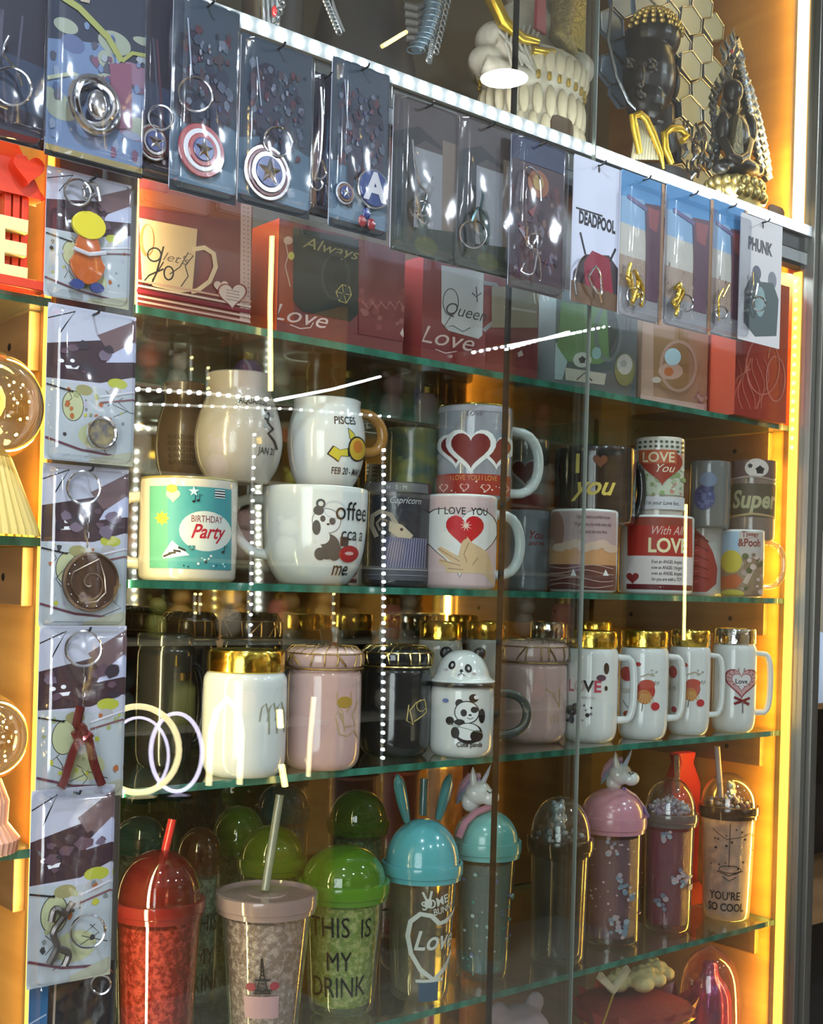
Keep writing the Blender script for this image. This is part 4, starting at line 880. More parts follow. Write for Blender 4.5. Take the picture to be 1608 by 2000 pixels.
def art_title(t, figure):
    def f(q, a, g):
        q.rect(0, 0, a, 1, (.50, .54, .66) if figure else (.46, .46, .46)); q.ell(a * .52, .05, .012, .022, BLK)
        if figure:
            q.rect(a * .06, .355, a * .62, .368, BLK).text(t, a * .51, .42, .085, BLK, bold=.05, sx=.60)
            q.poly([(a * .04, .80), (a * .26, .66), (a * .78, .62), (a, .70), (a, 1), (0, 1)], (.04, .03, .035)).poly([(a * .25, .72), (a * .42, .62), (a * .8, .64), (a * .9, .9), (a * .3, .9)], (.20, .02, .035)).line([(a * .16, .52), (a * .28, .66)], .02, BLK).line([(a * .92, .56), (a * .80, .66)], .02, BLK).poly([(0, .86), (a, .88), (a, 1), (0, 1)], (.12, .07, .04))
        else:
            q.text(t, a * .46, .225, .095, (.06, .06, .07), bold=.06, sx=.72)
            q.ell(a * .40, .44, .06, .06, (.09, .10, .12)).ell(a * .78, .46, .06, .07, (.16, .17, .19)).poly([(a * .12, .60), (a * .34, .42), (a * .5, .5), (a * .8, .48), (a * .95, .6), (a * .92, .9), (a * .4, .95), (a * .12, .86)], (.07, .09, .09)).ell(a * .5, .66, .07, .12, (.18, .26, .26))
    return f
def art_city(q, a, g):
    q.rect(0, 0, a, 1, (.52, .50, .42)).rect(0, 0, a, .30, (.10, .30, .55)).poly([(0, .18), (a * .5, .16), (a, .32), (a, .38), (0, .36)], (.26, .42, .58)).rect(0, .58, a, .80, (.36, .27, .20)).rect(0, .80, a, 1, (.30, .30, .30))
    for _ in range(50): x = g.uniform(0, a); y = g.uniform(.55, .85); q.rect(x, y, x + .012, y + g.uniform(.01, .03), g.choice([(.24, .17, .13), (.48, .38, .28), (.30, .24, .22)]))
    q.poly([(a * .55, .18), (a * .98, .16), (a, .45), (a * .9, .85), (a * .62, .85), (a * .6, .45)], (.13, .07, .09)).poly([(a * .62, .2), (a * .9, .2), (a * .84, .36), (a * .66, .34)], (.30, .10, .10)).line([(a * .15, .17), (a * .6, .22)], .03, (.16, .14, .26)).rect(a * .93, 0, a, 1, (.38, .22, .12))
def wires(pts, m=CHROME, r=.0011):
    def f(root, cx, H, asp):
        for k, w_ in enumerate(pts):
            v = [cx(x, y) + Vector((0, -.006 - .001 * k, 0)) for x, y in w_]
            q = []
            for i in range(len(v) - 1):
                p0, p1, p2, p3 = v[max(0, i - 1)], v[i], v[i + 1], v[min(len(v) - 1, i + 2)]
                for j in range(5): t = j / 5; q.append(.5 * ((2 * p1) + (p2 - p0) * t + (2 * p0 - 5 * p1 + 4 * p2 - p3) * t * t + (3 * p1 - p0 - 3 * p2 + p3) * t ** 3))
            MB().tube(q + [v[-1]], r, 7).build('charm_wire' if k else 'charm', m, root)
    return f
def both(*fs):
    def f(*a):
        for g in fs: g(*a)
    return f
def medallion(root, cx, H, asp):
    c = cx(asp * .55, .72); r = .185 * H; mb = MB(); disc(mb, c, r, -.003, -.0065); o = mb.build('pendant', BRZ, root)
    MB().tube([c + Vector((r * .96 * cos(t), -.0068, r * .96 * sin(t))) for t in [2 * pi * k / 40 for k in range(40)]], .0012, 6, closed=True).build('rim', mat('bronze_edge', (.38, .30, .22), .3, 1), o)
    sp = [c + Vector((r * (.06 + .075 * t) * cos(-t - 1.2) - r * .05, -.0070, r * (.06 + .075 * t) * sin(-t - 1.2) - r * .05)) for t in [k * .25 for k in range(36)]]
    sp += [c + Vector((r * .24, -.007, r * .78)), c + Vector((r * .46, -.007, r * .2)), c + Vector((r * .52, -.007, -r * .35)), c + Vector((r * .2, -.007, -r * .66)), c + Vector((-r * .25, -.007, -r * .72))]
    MB().tube(sp, .0008, 6).build('raised_spiral', mat('bronze_edge', (.38, .30, .22), .3, 1), o)
    for k in range(9): t = 2 + k * .42; MB().ball(c + Vector((r * .84 * cos(t), -.0066, r * .84 * sin(t))), .0007, 8).build('stud', CHROME, o)
    chain(root, cx(asp * .52, .26), cx(asp * .52, .55), 6)
def figure_charm(x, y, h, big=True):
    """plain enamel charm in orange, navy and yellow"""
    def f(root, cx, H, asp):
        c = cx(x, y); s_ = h * H; o = MB().prism([(s_ * .22 * cos(t) * (1.1 if sin(t) < 0 else .8), s_ * .34 * sin(t)) for t in [2 * pi * k / 24 for k in range(24)]], c + Vector((0, -.003, -s_ * .08)), (1, 0, 0), (0, 0, 1), (0, -.003, 0)).build('pendant', ENO, root, bevel=.0005)
        MB().prism([(s_ * .22 * cos(t), s_ * .17 * sin(t)) for t in [2 * pi * k / 22 for k in range(22)]], c + Vector((0, -.0035, s_ * .30)), (1, 0, 0), (0, 0, 1), (0, -.0035, 0)).build('yellow_disc', ENY, o, bevel=.0005)
        for sx in (-1, 1): MB().prism([(s_ * .09 * cos(t), s_ * .06 * sin(t)) for t in [2 * pi * k / 16 for k in range(16)]], c + Vector((sx * s_ * .13, -.0035, -s_ * .44)), (1, 0, 0), (0, 0, 1), (0, -.003, 0)).build('navy_tip', ENB, o)
        MB().tube([c + Vector((-s_ * .2, -.0068, -s_ * .02)), c + Vector((0, -.0072, -s_ * .06)), c + Vector((s_ * .22, -.0068, -s_ * .0))], .0018, 6).build('band', ENW, o)
    return f
SH = [(1, ENR), (.80, ENW), (.62, ENR), (.44, ENB)]; CHD = mat('dark_chrome', (.30, .28, .27), .18, 1); SHC = [(1, CHD), (.86, mat('wine_enamel', (.12, .02, .03), .2, coat=1)), (.74, CHD), (.56, ENB)]
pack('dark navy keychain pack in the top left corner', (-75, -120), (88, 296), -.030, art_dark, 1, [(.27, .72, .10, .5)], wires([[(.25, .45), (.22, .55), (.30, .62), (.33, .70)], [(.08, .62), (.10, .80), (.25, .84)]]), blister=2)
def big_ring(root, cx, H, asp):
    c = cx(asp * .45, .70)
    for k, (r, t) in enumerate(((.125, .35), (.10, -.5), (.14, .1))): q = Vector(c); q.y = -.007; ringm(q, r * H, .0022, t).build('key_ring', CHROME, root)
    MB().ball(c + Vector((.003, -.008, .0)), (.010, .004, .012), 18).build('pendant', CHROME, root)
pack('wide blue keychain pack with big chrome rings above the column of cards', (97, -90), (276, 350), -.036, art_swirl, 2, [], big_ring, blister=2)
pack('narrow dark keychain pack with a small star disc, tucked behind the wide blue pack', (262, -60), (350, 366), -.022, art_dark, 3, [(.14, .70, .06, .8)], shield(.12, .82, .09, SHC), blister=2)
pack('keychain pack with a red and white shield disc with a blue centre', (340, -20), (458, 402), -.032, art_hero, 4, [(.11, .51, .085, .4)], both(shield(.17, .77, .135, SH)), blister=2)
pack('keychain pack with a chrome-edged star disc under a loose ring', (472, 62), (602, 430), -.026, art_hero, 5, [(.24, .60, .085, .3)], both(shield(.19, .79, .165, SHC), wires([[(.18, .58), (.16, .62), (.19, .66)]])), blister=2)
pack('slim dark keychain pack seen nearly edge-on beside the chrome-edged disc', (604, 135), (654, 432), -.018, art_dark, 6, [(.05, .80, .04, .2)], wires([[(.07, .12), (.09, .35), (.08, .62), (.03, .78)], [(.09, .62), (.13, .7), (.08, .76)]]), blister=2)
def abadge(root, cx, H, asp):
    c = cx(asp * .72, .72); r = .12 * H; mb = MB(); disc(mb, c, r, -.003, -.0052); o = mb.build('pendant', CHROME, root)
    mb = MB(); disc(mb, c, r * .9, -.0052, -.0066); o2 = mb.build('blue_face', ENB, o)
    vs, tr = text_mesh('A', .04, 0); k = r * 1.9
    MB().add([(c.x + a * k, -.0072, c.z + b * k) for a, b in vs], tr).build('raised_letter', ENW, o2, smooth=False)
    c2 = cx(asp * .60, .90)
    for dx, dz, m in ((0, .02, ENB), (-.03, -.03, ENR), (.04, -.035, ENR)): MB().ball(c2 + Vector((dx * H, -.005, dz * H)), (.0048, .002, .0055), 14).build('charm_drop', m, root)
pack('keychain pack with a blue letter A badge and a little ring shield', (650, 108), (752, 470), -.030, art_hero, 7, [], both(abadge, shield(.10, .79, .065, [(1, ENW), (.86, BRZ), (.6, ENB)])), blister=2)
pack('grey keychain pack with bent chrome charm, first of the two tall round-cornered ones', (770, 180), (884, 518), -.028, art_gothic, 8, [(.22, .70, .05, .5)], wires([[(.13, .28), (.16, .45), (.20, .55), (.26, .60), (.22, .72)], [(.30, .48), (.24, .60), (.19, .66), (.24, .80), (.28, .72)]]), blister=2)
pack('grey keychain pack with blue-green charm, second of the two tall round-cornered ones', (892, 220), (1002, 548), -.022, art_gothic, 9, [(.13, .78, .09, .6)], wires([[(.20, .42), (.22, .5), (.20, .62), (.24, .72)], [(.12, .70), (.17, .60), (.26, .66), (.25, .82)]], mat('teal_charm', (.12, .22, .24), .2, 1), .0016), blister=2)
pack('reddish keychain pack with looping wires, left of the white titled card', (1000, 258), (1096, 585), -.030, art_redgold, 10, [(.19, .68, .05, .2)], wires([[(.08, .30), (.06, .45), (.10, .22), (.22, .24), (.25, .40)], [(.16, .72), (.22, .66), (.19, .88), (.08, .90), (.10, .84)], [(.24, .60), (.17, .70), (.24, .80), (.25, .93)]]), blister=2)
pack('white titled keychain card with a red and black picture', (1122, 300), (1206, 610), -.026, art_title('DEADPOOL', True), 11, [], wires([[(.02, .96), (.0, .86), (.04, .74), (.10, .68)], [(.13, .82), (.20, .74), (.25, .80), (.26, .92), (.18, .88), (.13, .82)], [(.24, .92), (.26, .98)]], CHROME, .0014), blister=0)
GC = mat('gold_charm', (.80, .58, .12), .25, 1, bump=(300, .4))
pack('skyline keychain card with a big golden charm, right of the white titled card', (1214, 330), (1290, 635), -.028, art_city, 12, [(.12, .86, .06, .3)], wires([[(.08, .64), (.05, .74), (.10, .80), (.07, .70), (.12, .86), (.10, .92)], [(.11, .68), (.16, .76), (.10, .90), (.17, .84)], [(.14, .72), (.20, .80), (.19, .92)]], GC, .0026), blister=1)
pack('skyline keychain card with a golden charm and round ring, middle one of three', (1302, 358), (1386, 655), -.028, art_city, 13, [(.19, .83, .06, .5)], wires([[(.08, .74), (.14, .70), (.11, .80), (.06, .84), (.12, .86), (.10, .93)], [(.12, .72), (.17, .76), (.08, .88)]], GC, .0026), blister=1)
pack('skyline keychain card with a thin golden ring, last of three before the grey card', (1389, 386), (1452, 668), -.022, art_city, 14, [(.10, .84, .045, .7)], wires([[(.13, .66), (.08, .74), (.09, .90)], [(.19, .62), (.12, .72)]], GC, .0014), blister=1)
pack('pale grey titled keychain card at the right end of the row', (1448, 414), (1522, 682), -.030, art_title('PHUNK', False), 15, [(.20, .70, .055, .6)], wires([[(.12, .46), (.13, .56), (.11, .62), (.16, .60)], [(.10, .66), (.15, .64), (.18, .54)]], CHROME, .0014), blister=0)
GK = 'keychain packs hung in a column on the post'
YC = -.030
pack('column keychain pack with an orange and yellow enamel charm, topmost', (92, 322), (250, 606), -.024, art_anime, 21, [(.22, .18, .10, .3)], both(wires([[(.32, .10), (.36, .16), (.30, .20), (.28, .12), (.38, .08), (.42, .20)]], CHROME, .0016), figure_charm(.33, .60, .64)), blister=2, group=GK)
def facering(root, cx, H, asp):
    c = cx(asp * .60, .80); mb = MB(); disc(mb, c, .095 * H, -.004, -.006); o = mb.build('pendant', mat('photo_enamel', (.30, .26, .12), .25, coat=1, var=((160, 160, 160), (.06, .07, .12))), root); ringm(c + Vector((0, -.0065, 0)), .098 * H, .0014, 0).build('rim', CHROME, o)
pack('column keychain pack with a round picture disc, second from the top', (94, 590), (258, 912), -.030, art_anime, 22, [], facering, blister=2, group=GK)
pack('column keychain pack with a bronze spiral medallion, third from the top', (84, 903), (243, 1224), -.024, art_anime, 23, [(.24, .14, .10, .25)], medallion, blister=2, group=GK)
pack('column keychain pack with a small dark red charm on a chain, fourth from the top', (78, 1222), (238, 1552), -.030, art_anime, 24, [(.24, .13, .10, .35)], both(lambda r_, c_, H, a: chain(r_, c_(a * .5, .24), c_(a * .5, .46), 5), wires([[(.24, .46), (.22, .56), (.26, .60), (.20, .72), (.16, .86), (.13, .92)], [(.24, .58), (.29, .66), (.33, .80), (.38, .92)], [(.20, .60), (.24, .66), (.30, .62)]], mat('maroon_charm', (.20, .03, .03), .2, .6), .0036)), blister=2, group=GK)
pack('column keychain pack with an angular dark charm, fifth from the top', (62, 1545), (214, 1902), -.036, art_anime, 25, [(.30, .74, .085, .5)], wires([[(.10, .88), (.14, .80), (.12, .72), (.18, .64), (.22, .58)], [(.14, .80), (.20, .84), (.18, .90)], [(.18, .64), (.12, .60), (.10, .66)]], mat('dark_charm', (.10, .09, .08), .25, .7), .003), blister=2, group=GK)
def art_bottom(q, a, g): q.rect(0, 0, a, 1, (.02, .02, .022)).poly([(0, 0), (a * .22, 0), (a * .2, 1), (0, 1)], (.04, .14, .28)).line([(a * .3, 0), (a * .28, .6)], .015, (.38, .30, .22)).line([(0, .3), (a * .2, .26)], .01, (.4, .5, .6))
pack('column keychain pack in black with a blue stripe, lowest', (58, 1905), (214, 2180), -.024, art_bottom, 26, [(.44, .12, .06, .7)], None, blister=2, group=GK)

# ------------------------------------------------------------------ TUMBLERS on the fifth shelf
GT = 'tumblers on the fifth glass shelf'
class T_: pass
def tumbler(label, tl, tr, yt, bl, br, yb, gel, shell=CLEARP, group=GT, zb=None, Y=None):
    cxb = (bl + br) / 2; zb = Z5 if zb is None else zb
    if Y is None:
        f = P(cxb, yb, zb, 2); rb = (br - bl) / 2 * depth(f) / FP; dn = Vector((f.x, f.y + D, 0)).normalized(); c = f + dn * rb * .9
    else: c = P(cxb, yb, Y)
    k_ = max(1, ((tr - tl) / 2 * 1.16 * depth(c) / FP + .004 + D) / (c.y + D)); c = CC + (c - CC) * k_
    c.z = zb + .0004; mp = depth(c) / FP; rb = (br - bl) / 2 * mp; rt = (tr - tl) / 2 * mp
    H = P(project(c)[0] + 8, yt, c.y).z - c.z
    root = thing('tumbler', c, label, 'tumbler', group); t = T_(); t.root, t.c, t.mp, t.rb, t.rt, t.H = root, c, mp, rb, rt, H
    rad = lambda z: rb + (rt - rb) * max(0, min(1, z / H))
    n = 12; t.prof = [(0, .0), (rb * .92, 0), (rb, .003)] + [(rad(H * k / n), H * k / n) for k in range(1, n + 1)]
    mb = MB().lathe(t.prof, 44)
    t.pr = cyl_print(c, project(c)[0], project(c)[1], (rb + rt) / 2 / mp, rad, (rb + rt) / 2, mp); t.mb = mb; t.shell = shell
    ip = [(0, .008), (rb * .86, .008), (rb * .90, .011)] + [(rad(H * k / n) - .0035, H * k / n) for k in range(2, n)]
    MB().lathe(ip, 44).build('inner_cup', gel, root)
    return t
def rim_lid(t, m, k=1.08, h=.010, dome=None, dm=None, flat=False):
    R = t.rt * k; H = t.H
    pr = [(R * .90, H - .006), (R * .96, H - .006), (R * .97, H - .001), (R, H), (R * 1.01, H + h * .5), (R, H + h), (R * .93, H + h + .0006)]
    if flat: pr += [(R * .90, H + h - .002), (R * .4, H + h - .002), (R * .38, H + h - .001), (0, H + h - .001)]
    ld = MB().lathe(pr, 44).build('lid', m, t.root)
    if dome:
        Rd = R * .90; q = [(Rd * cos(a) ** .95, H + h + dome * sin(a)) for a in [pi / 2 * i / 12 for i in range(12)]] + [(0, H + h + dome)]
        MB().lathe([(Rd * 1.02, H + h - .001)] + q, 44).build('dome', dm or m, ld)
    return ld
def straw(t, a, b, m, r=.0040):
    p = P(a[0], a[1], t.c.y) - t.c; q = P(b[0], b[1], t.c.y) - t.c
    MB().tube([q, q.lerp(p, .5), p], r, 14).build('straw', m, t.root)
def fin(t): t.mb.join(t.pr.mb, 1); t.mb.build('outer_shell', [t.shell, INK], t.root)
def gelm(n, c, f=.75, vor=420): return clear('gel_' + n, tuple(.35 + .65 * x for x in c), k=.8, base=.015, rough=.15, body=c, bodyf=f, vor=max(vor, 260), bump=(500, .7))
def plast(n, c, f=.8, rough=.1): return clear('plastic_' + n, tuple(.4 + .6 * x for x in c), k=1.3, base=.015, rough=rough, body=c, bodyf=f)
t = tumbler('red crackled tumbler with red dome lid and straw, front left', 222, 388, 1775, 232, 372, 2080, gelm('red', (.34, .02, .02), .85), shell=clear('red_shell', (.95, .55, .5), k=1.5, base=.01, rough=.05, body=(.3, .02, .02), bodyf=.12))
rim_lid(t, plast('red', (.26, .02, .022), .75), dome=.045, dm=plast('redclear', (.20, .015, .015), .5, .04)); straw(t, (337, 1600), (300, 1760), mat('red_straw', (.50, .03, .03), .25, coat=.4)); fin(t)
t = tumbler('pink crackled tumbler with a tower drawing and a pale straw', 418, 594, 1765, 447, 577, 2095, gelm('pink', (.66, .46, .44), .75))
rim_lid(t, plast('pink', (.56, .42, .42), .75), flat=True, k=1.13, h=.012); straw(t, (547, 1552), (518, 1738), plast('strawpale', (.55, .58, .45), .6), .0042)
q = t.pr
q.line([(512, 1848), (511, 1880), (504, 1905), (500, 1918)], 2.4, BLK).line([(514, 1848), (516, 1880), (522, 1905), (527, 1918)], 2.4, BLK)
for k in range(7): q.line([(511 - k * 1.2, 1862 + k * 8), (516 + k * 1.3, 1868 + k * 8)], 1.4, BLK); q.line([(516 + k * 1.2, 1862 + k * 8), (511 - k * 1.3, 1868 + k * 8)], 1.2, BLK)
q.rect(500, 1888, 528, 1892, BLK).rect(494, 1908, 532, 1912, BLK).line([(486, 1910), (484, 1900), (498, 1897)], 2, DRED).ell(492, 1904, 9, 8, (.25, .03, .05)).ell(536, 1902, 9, 8, (.28, .03, .05)).rect(496, 1914, 530, 1917, BLK)
q.rect(478, 1922, 545, 1965, (.42, .26, .30)); fin(t)
t = tumbler('bright green crackled tumbler reading THIS IS MY DRINK', 600, 757, 1740, 601, 729, 1988, gelm('green', (.62, .88, .08), .9))
rim_lid(t, plast('green', (.20, .50, .04), .75), k=1.14, h=.012, dome=.036, dm=plast('greenclear', (.20, .48, .03), .5, .05))
pass
q = t.pr
for s_, x, y, h_ in (('THIS', 645, 1795, 40), ('IS', 712, 1797, 38), ('MY', 662, 1860, 38), ('DRINK', 660, 1910, 40)): q.text(s_, x, y, h_, BLK, bold=0.0, sx=.70, rot=.03)
fin(t)
AQ = mat('aqua_plastic', (.10, .42, .46), .18, coat=.6); MINT = mat('mint_plastic', (.16, .50, .46), .2, coat=.5)
t = tumbler('clear tumbler with an aqua bunny-ear dome lid and a white heart', 766, 902, 1702, 763, 873, 1958, clear('gel_hollow', (.84, .84, .72), k=2.2, base=.03, rough=.06, body=(.5, .5, .4), bodyf=.12))
rim_lid(t, AQ, k=1.17, h=.011, dome=.046)
for a, b, w_ in (((795, 1592), (776, 1514), .0105), ((856, 1592), (880, 1512), .0105)):
    p0 = P(a[0], a[1] + 10, t.c.y) - t.c; p1 = P(b[0], b[1], t.c.y) - t.c; pts = [p0.lerp(p1, k / 10) for k in range(11)]
    MB().tube(pts, 1, 14, rr=[w_ * (.62 + .75 * sin(pi * min(1, (k + 1) / 9) * .62)) * (1 if k < 9 else (.72 if k == 9 else .25)) for k in range(11)], flat=.45).build('bunny_ear', plast('ear', (.10, .42, .44), .85), t.root)
straw(t, (829, 1520), (826, 1592), plast('strawteal', (.05, .20, .20), .8))
q = t.pr; CRM = (.62, .64, .58)
q.text('SOME', 850, 1748, 17, CRM, bold=.02, rot=.25, sx=.9).text('BUNNY', 866, 1762, 13, CRM, bold=.01, rot=.2, sx=.8)
q.ell(836, 1748, 7, 9, CRM).line([(834, 1744), (826, 1726)], 4, CRM).line([(838, 1744), (842, 1724)], 4, CRM)
HPp = [(888, 1766), (868, 1786), (856, 1788), (842, 1772), (822, 1768), (804, 1784), (798, 1812), (804, 1846), (822, 1876), (848, 1896), (868, 1880), (884, 1850)]
q.line(HPp, 9, CRM).text('Love', 852, 1822, 38, CRM, bold=.015, shear=.3, sx=.9).rect(818, 1900, 858, 1938, (.05, .10, .16)); q.line([(812, 1898), (866, 1898)], 6, CRM)
fin(t)
def unicorn(t, px, py, s_, flip=1):
    c = P(px, py, t.c.y) - t.c; rt_ = basis(t.c)[1] * flip; k = s_
    tw = basis(t.c)[0]
    hd = MB(); V = lambda x, z, y=0: c + rt_ * x * k + UZ * z * k + tw * y * k
    hd.ball(V(0, 0), (.0135 * k, .011 * k, .0115 * k), 18).ball(V(.011, -.004), (.0095 * k, .008 * k, .0075 * k), 16).ball(V(-.006, -.008), (.010 * k, .008 * k, .010 * k), 16)
    h = hd.build('unicorn_head', WHITE, t.root, remesh=.0011)
    for y in (-.006, .006): MB().tube([V(-.004, .008, y), V(-.005, .016, y * 1.2), V(-.0055, .022, y * 1.3)], 1, 10, rr=[.0036 * k, .0028 * k, .0004]).build('ear', WHITE, h)
    MB().tube([V(.004, .009), V(.008, .018), V(.011, .026)], 1, 10, rr=[.0028 * k, .0018 * k, .0003]).build('horn', mat('pearl_horn', (.45, .50, .62), .25, coat=.6), h)
    for j, (m, o_) in enumerate(((mat('mane_violet', (.30, .22, .42), .3), 0), (mat('mane_pink', (.55, .30, .38), .3), .004), (mat('mane_blue', (.14, .26, .36), .3), -.003))):
        MB().tube([V(.002, .012 + o_), V(-.008, .010 + o_), V(-.014, .002 + o_), V(-.019, -.008 + o_)], 1, 8, rr=[.002 * k, .0036 * k, .0036 * k, .001]).build('mane', m, h)
    MB().tube([V(.008, .0035, .009), V(.0105, .0015, .0095), V(.013, .003, .0085)], .0006 * k, 6).build('closed_eye', BLKP, h)
    return h
t = tumbler('teal glitter tumbler with a mint dome lid and unicorn head', 903, 1024, 1660, 891, 991, 1918, clear('gel_teal', (.8, .7, .75), k=1.2, base=.02, rough=.12, body=(.14, .36, .36), bodyf=.78, bump=(500, .5)))
rim_lid(t, MINT, k=1.16, h=.012, dome=.034); unicorn(t, 934, 1548, 1.25)
MB().tube([P(x, y, t.c.y) - t.c + basis(t.c)[0] * .012 for x, y in ((896, 1632), (908, 1604), (928, 1584), (958, 1572))], .0042, 8).build('pink_arc', mat('pink_band', (.50, .22, .30), .3), t.root)
t.pr.dots(40, 900, 1680, 1000, 1890, 3, [(.30, .50, .46), (.14, .18, .42), (.45, .60, .58), (.05, .30, .24)], 3); fin(t)
def pearls(t, n, cols, h, seed, r=.0032):
    g = random.Random(seed); R = t.rt * .88; mb = MB(); 
    for _ in range(n):
        a = g.uniform(0, 6.28); q_ = R * sqrt(g.random()) * .92; z = t.H + .010 + g.random() * h * (1 - (q_ / R) ** 2 * .8); mb.ball((q_ * cos(a), q_ * sin(a), z), r * g.uniform(.6, 1.1), 8, col=g.choice(cols))
    o = mb.build('pearl_filling', INK, t.root); o['kind'] = 'stuff'; return o
def bear(t, px, py, k, m):
    c = P(px, py, t.c.y) - t.c; mb = MB().ball(c, .0085 * k, 16).ball(c + Vector((0, 0, -.013 * k)), (.008 * k, .008 * k, .009 * k), 16)
    for s_ in (-1, 1): mb.ball(c + Vector((s_ * .0065 * k, 0, .0075 * k)), .0032 * k, 10).ball(c + Vector((s_ * .007 * k, -.004 * k, -.010 * k)), (.003 * k, .003 * k, .005 * k), 10).ball(c + Vector((s_ * .005 * k, -.004 * k, -.020 * k)), .0038 * k, 10)
    mb.build('bear_figure', m, t.root, remesh=.0012)
CD = clear('clear_dome', (.93, .94, .95), k=2, base=.02, rough=.03, body=(.6, .6, .6), bodyf=.03)
SMK = plast('smoke', (.05, .05, .045), .6)
t = tumbler('dark empty tumbler with a clear dome holding a silvery bear', 1040, 1152, 1655, 1037, 1139, 1886, clear('gel_dark', (.50, .50, .45), k=1.6, base=.02, rough=.1, body=(.05, .055, .045), bodyf=.65))
rim_lid(t, SMK, k=1.16, h=.012, dome=.050, dm=CD); pearls(t, 60, [(.3, .32, .34), (.15, .16, .17), (.5, .55, .58), (.06, .06, .06)], .016, 1); bear(t, 1090, 1580, 1.1, mat('frost_silver', (.45, .50, .52), .25, .4)); fin(t)
PKL = mat('rose_plastic', (.58, .26, .32), .2, coat=.5)
t = tumbler('mauve glitter tumbler with a pink dome lid and unicorn head', 1158, 1274, 1612, 1131, 1247, 1848, clear('gel_mauve', (.8, .7, .75), k=1.2, base=.02, rough=.12, body=(.36, .17, .25), bodyf=.78, bump=(500, .5)))
rim_lid(t, PKL, k=1.16, h=.014, dome=.034); unicorn(t, 1212, 1512, 1.25)
MB().tube([P(x, y, t.c.y) - t.c + basis(t.c)[0] * .014 for x, y in ((1218, 1538), (1240, 1552), (1256, 1574), (1264, 1592))], .0032, 8).build('violet_arc', mat('violet_band', (.26, .17, .38), .3), t.root)
q = t.pr
for x, y in ((1196, 1640), (1212, 1708), (1228, 1730), (1200, 1790), (1216, 1800)): q.dots(9, x - 10, y - 16, x + 10, y + 16, 5, [(.30, .36, .40), (.18, .24, .30), (.44, .34, .36)], x)
q.dots(26, 1150, 1625, 1260, 1830, 2, [(.6, .4, .42)], 7); fin(t)
t = tumbler('magenta glitter tumbler with pearls under a clear dome', 1274, 1370, 1600, 1257, 1347, 1822, clear('gel_magenta', (.8, .7, .75), k=1.2, base=.02, rough=.12, body=(.38, .06, .13), bodyf=.78, bump=(500, .5)))
rim_lid(t, plast('greyrim', (.30, .28, .28), .6), k=1.15, h=.010, dome=.046, dm=CD); pearls(t, 150, [(.50, .45, .50), (.42, .40, .52), (.55, .58, .60), (.40, .30, .36)], .020, 2, .0034)
straw(t, (1322, 1475), (1324, 1548), plast('strawclear', (.5, .5, .48), .25), .0036)
for x, y in ((1300, 1630), (1324, 1700), (1338, 1712), (1290, 1752)): t.pr.dots(8, x - 11, y - 14, x + 11, y + 14, 5, [(.34, .40, .44), (.48, .36, .38), (.2, .2, .26)], x)
fin(t)
t = tumbler('frosted white tumbler with planet drawing and YOU\'RE SO COOL lettering', 1384, 1488, 1585, 1373, 1463, 1800, gelm('frost', (.55, .45, .42), .85, 60), shell=clear('frost_shell', (.95, .93, .9), k=1.5, base=.02, rough=.08, body=(.62, .52, .48), bodyf=.5))
rim_lid(t, plast('blackrim', (.04, .03, .03), .8), k=1.14, h=.010, dome=.044, dm=CD); pearls(t, 50, [(.12, .08, .08), (.40, .36, .42), (.62, .64, .66), (.20, .10, .12)], .014, 3); bear(t, 1428, 1535, .8, mat('frost_silver', (.45, .50, .52), .25, .4))
straw(t, (1401, 1458), (1408, 1556), mat('pale_straw', (.52, .40, .38), .3))
q = t.pr
q.line([(1427, 1600), (1424, 1684)], 1.4, BLK).ring(1426, 1688, 20, 7, 1.6, BLK).line([(1402, 1692), (1424, 1700), (1450, 1690)], 2, BLK).line([(1412, 1702), (1424, 1710), (1438, 1702)], 1.6, BLK).line([(1396, 1612), (1420, 1630), (1450, 1624), (1462, 1618)], 1.3, BLK)
q.dots(18, 1392, 1610, 1470, 1690, 2.2, [BLK], 5).text('YOU\'RE', 1416, 1740, 16, BLK, bold=.02, sx=.8).text('SO COOL', 1418, 1762, 15, BLK, bold=.03, sx=.8); fin(t)
# back row
def ball_lid(label, l, r, yt, yb_, col, n, Y=.22, f=.5, bodyc=None, word=None):
    t = tumbler(label, l + 6, r - 6, yb_, l + 12, r - 12, yb_ + 300, gelm(n, bodyc or col, .6, 160), group='back row of tumblers', Y=Y)
    mp = t.mp; rim_lid(t, plast(n + 'r', col, .6), k=1.12, h=.010, dome=(yb_ - yt) * mp * .72, dm=plast(n + 'd', col, f, .05))
    if word:
        for s_, x, y, h_ in word: t.pr.text(s_, x, y, h_, BLK, sx=.62)
    fin(t); return t
ball_lid('teal tumbler with a brown dome lid, back row behind the red tumbler', 332, 430, 1612, 1690, (.16, .05, .02), 'brown', .19, bodyc=(.16, .34, .26), word=(('THIS', 400, 1795, 34), ('MY', 400, 1860, 34), ('DRINK', 396, 1912, 36)))
ball_lid('dark teal domed tumbler at the far left of the back row', 214, 318, 1600, 1650, (.03, .12, .12), 'dteal', .20)
ball_lid('green domed tumbler in the back row above the pink lid', 400, 515, 1568, 1650, (.24, .46, .04), 'g1', .255)
ball_lid('olive green domed tumbler in the back row beside the pale straw', 455, 590, 1606, 1690, (.32, .48, .04), 'g2', .168)
ball_lid('deep green domed tumbler in the back row between green and bunny lids', 630, 752, 1536, 1615, (.13, .28, .03), 'g3', .24)
ball_lid('teal domed tumbler in the back row beneath the pink veined mug', 490, 600, 1530, 1590, (.03, .14, .15), 'g4', .26)
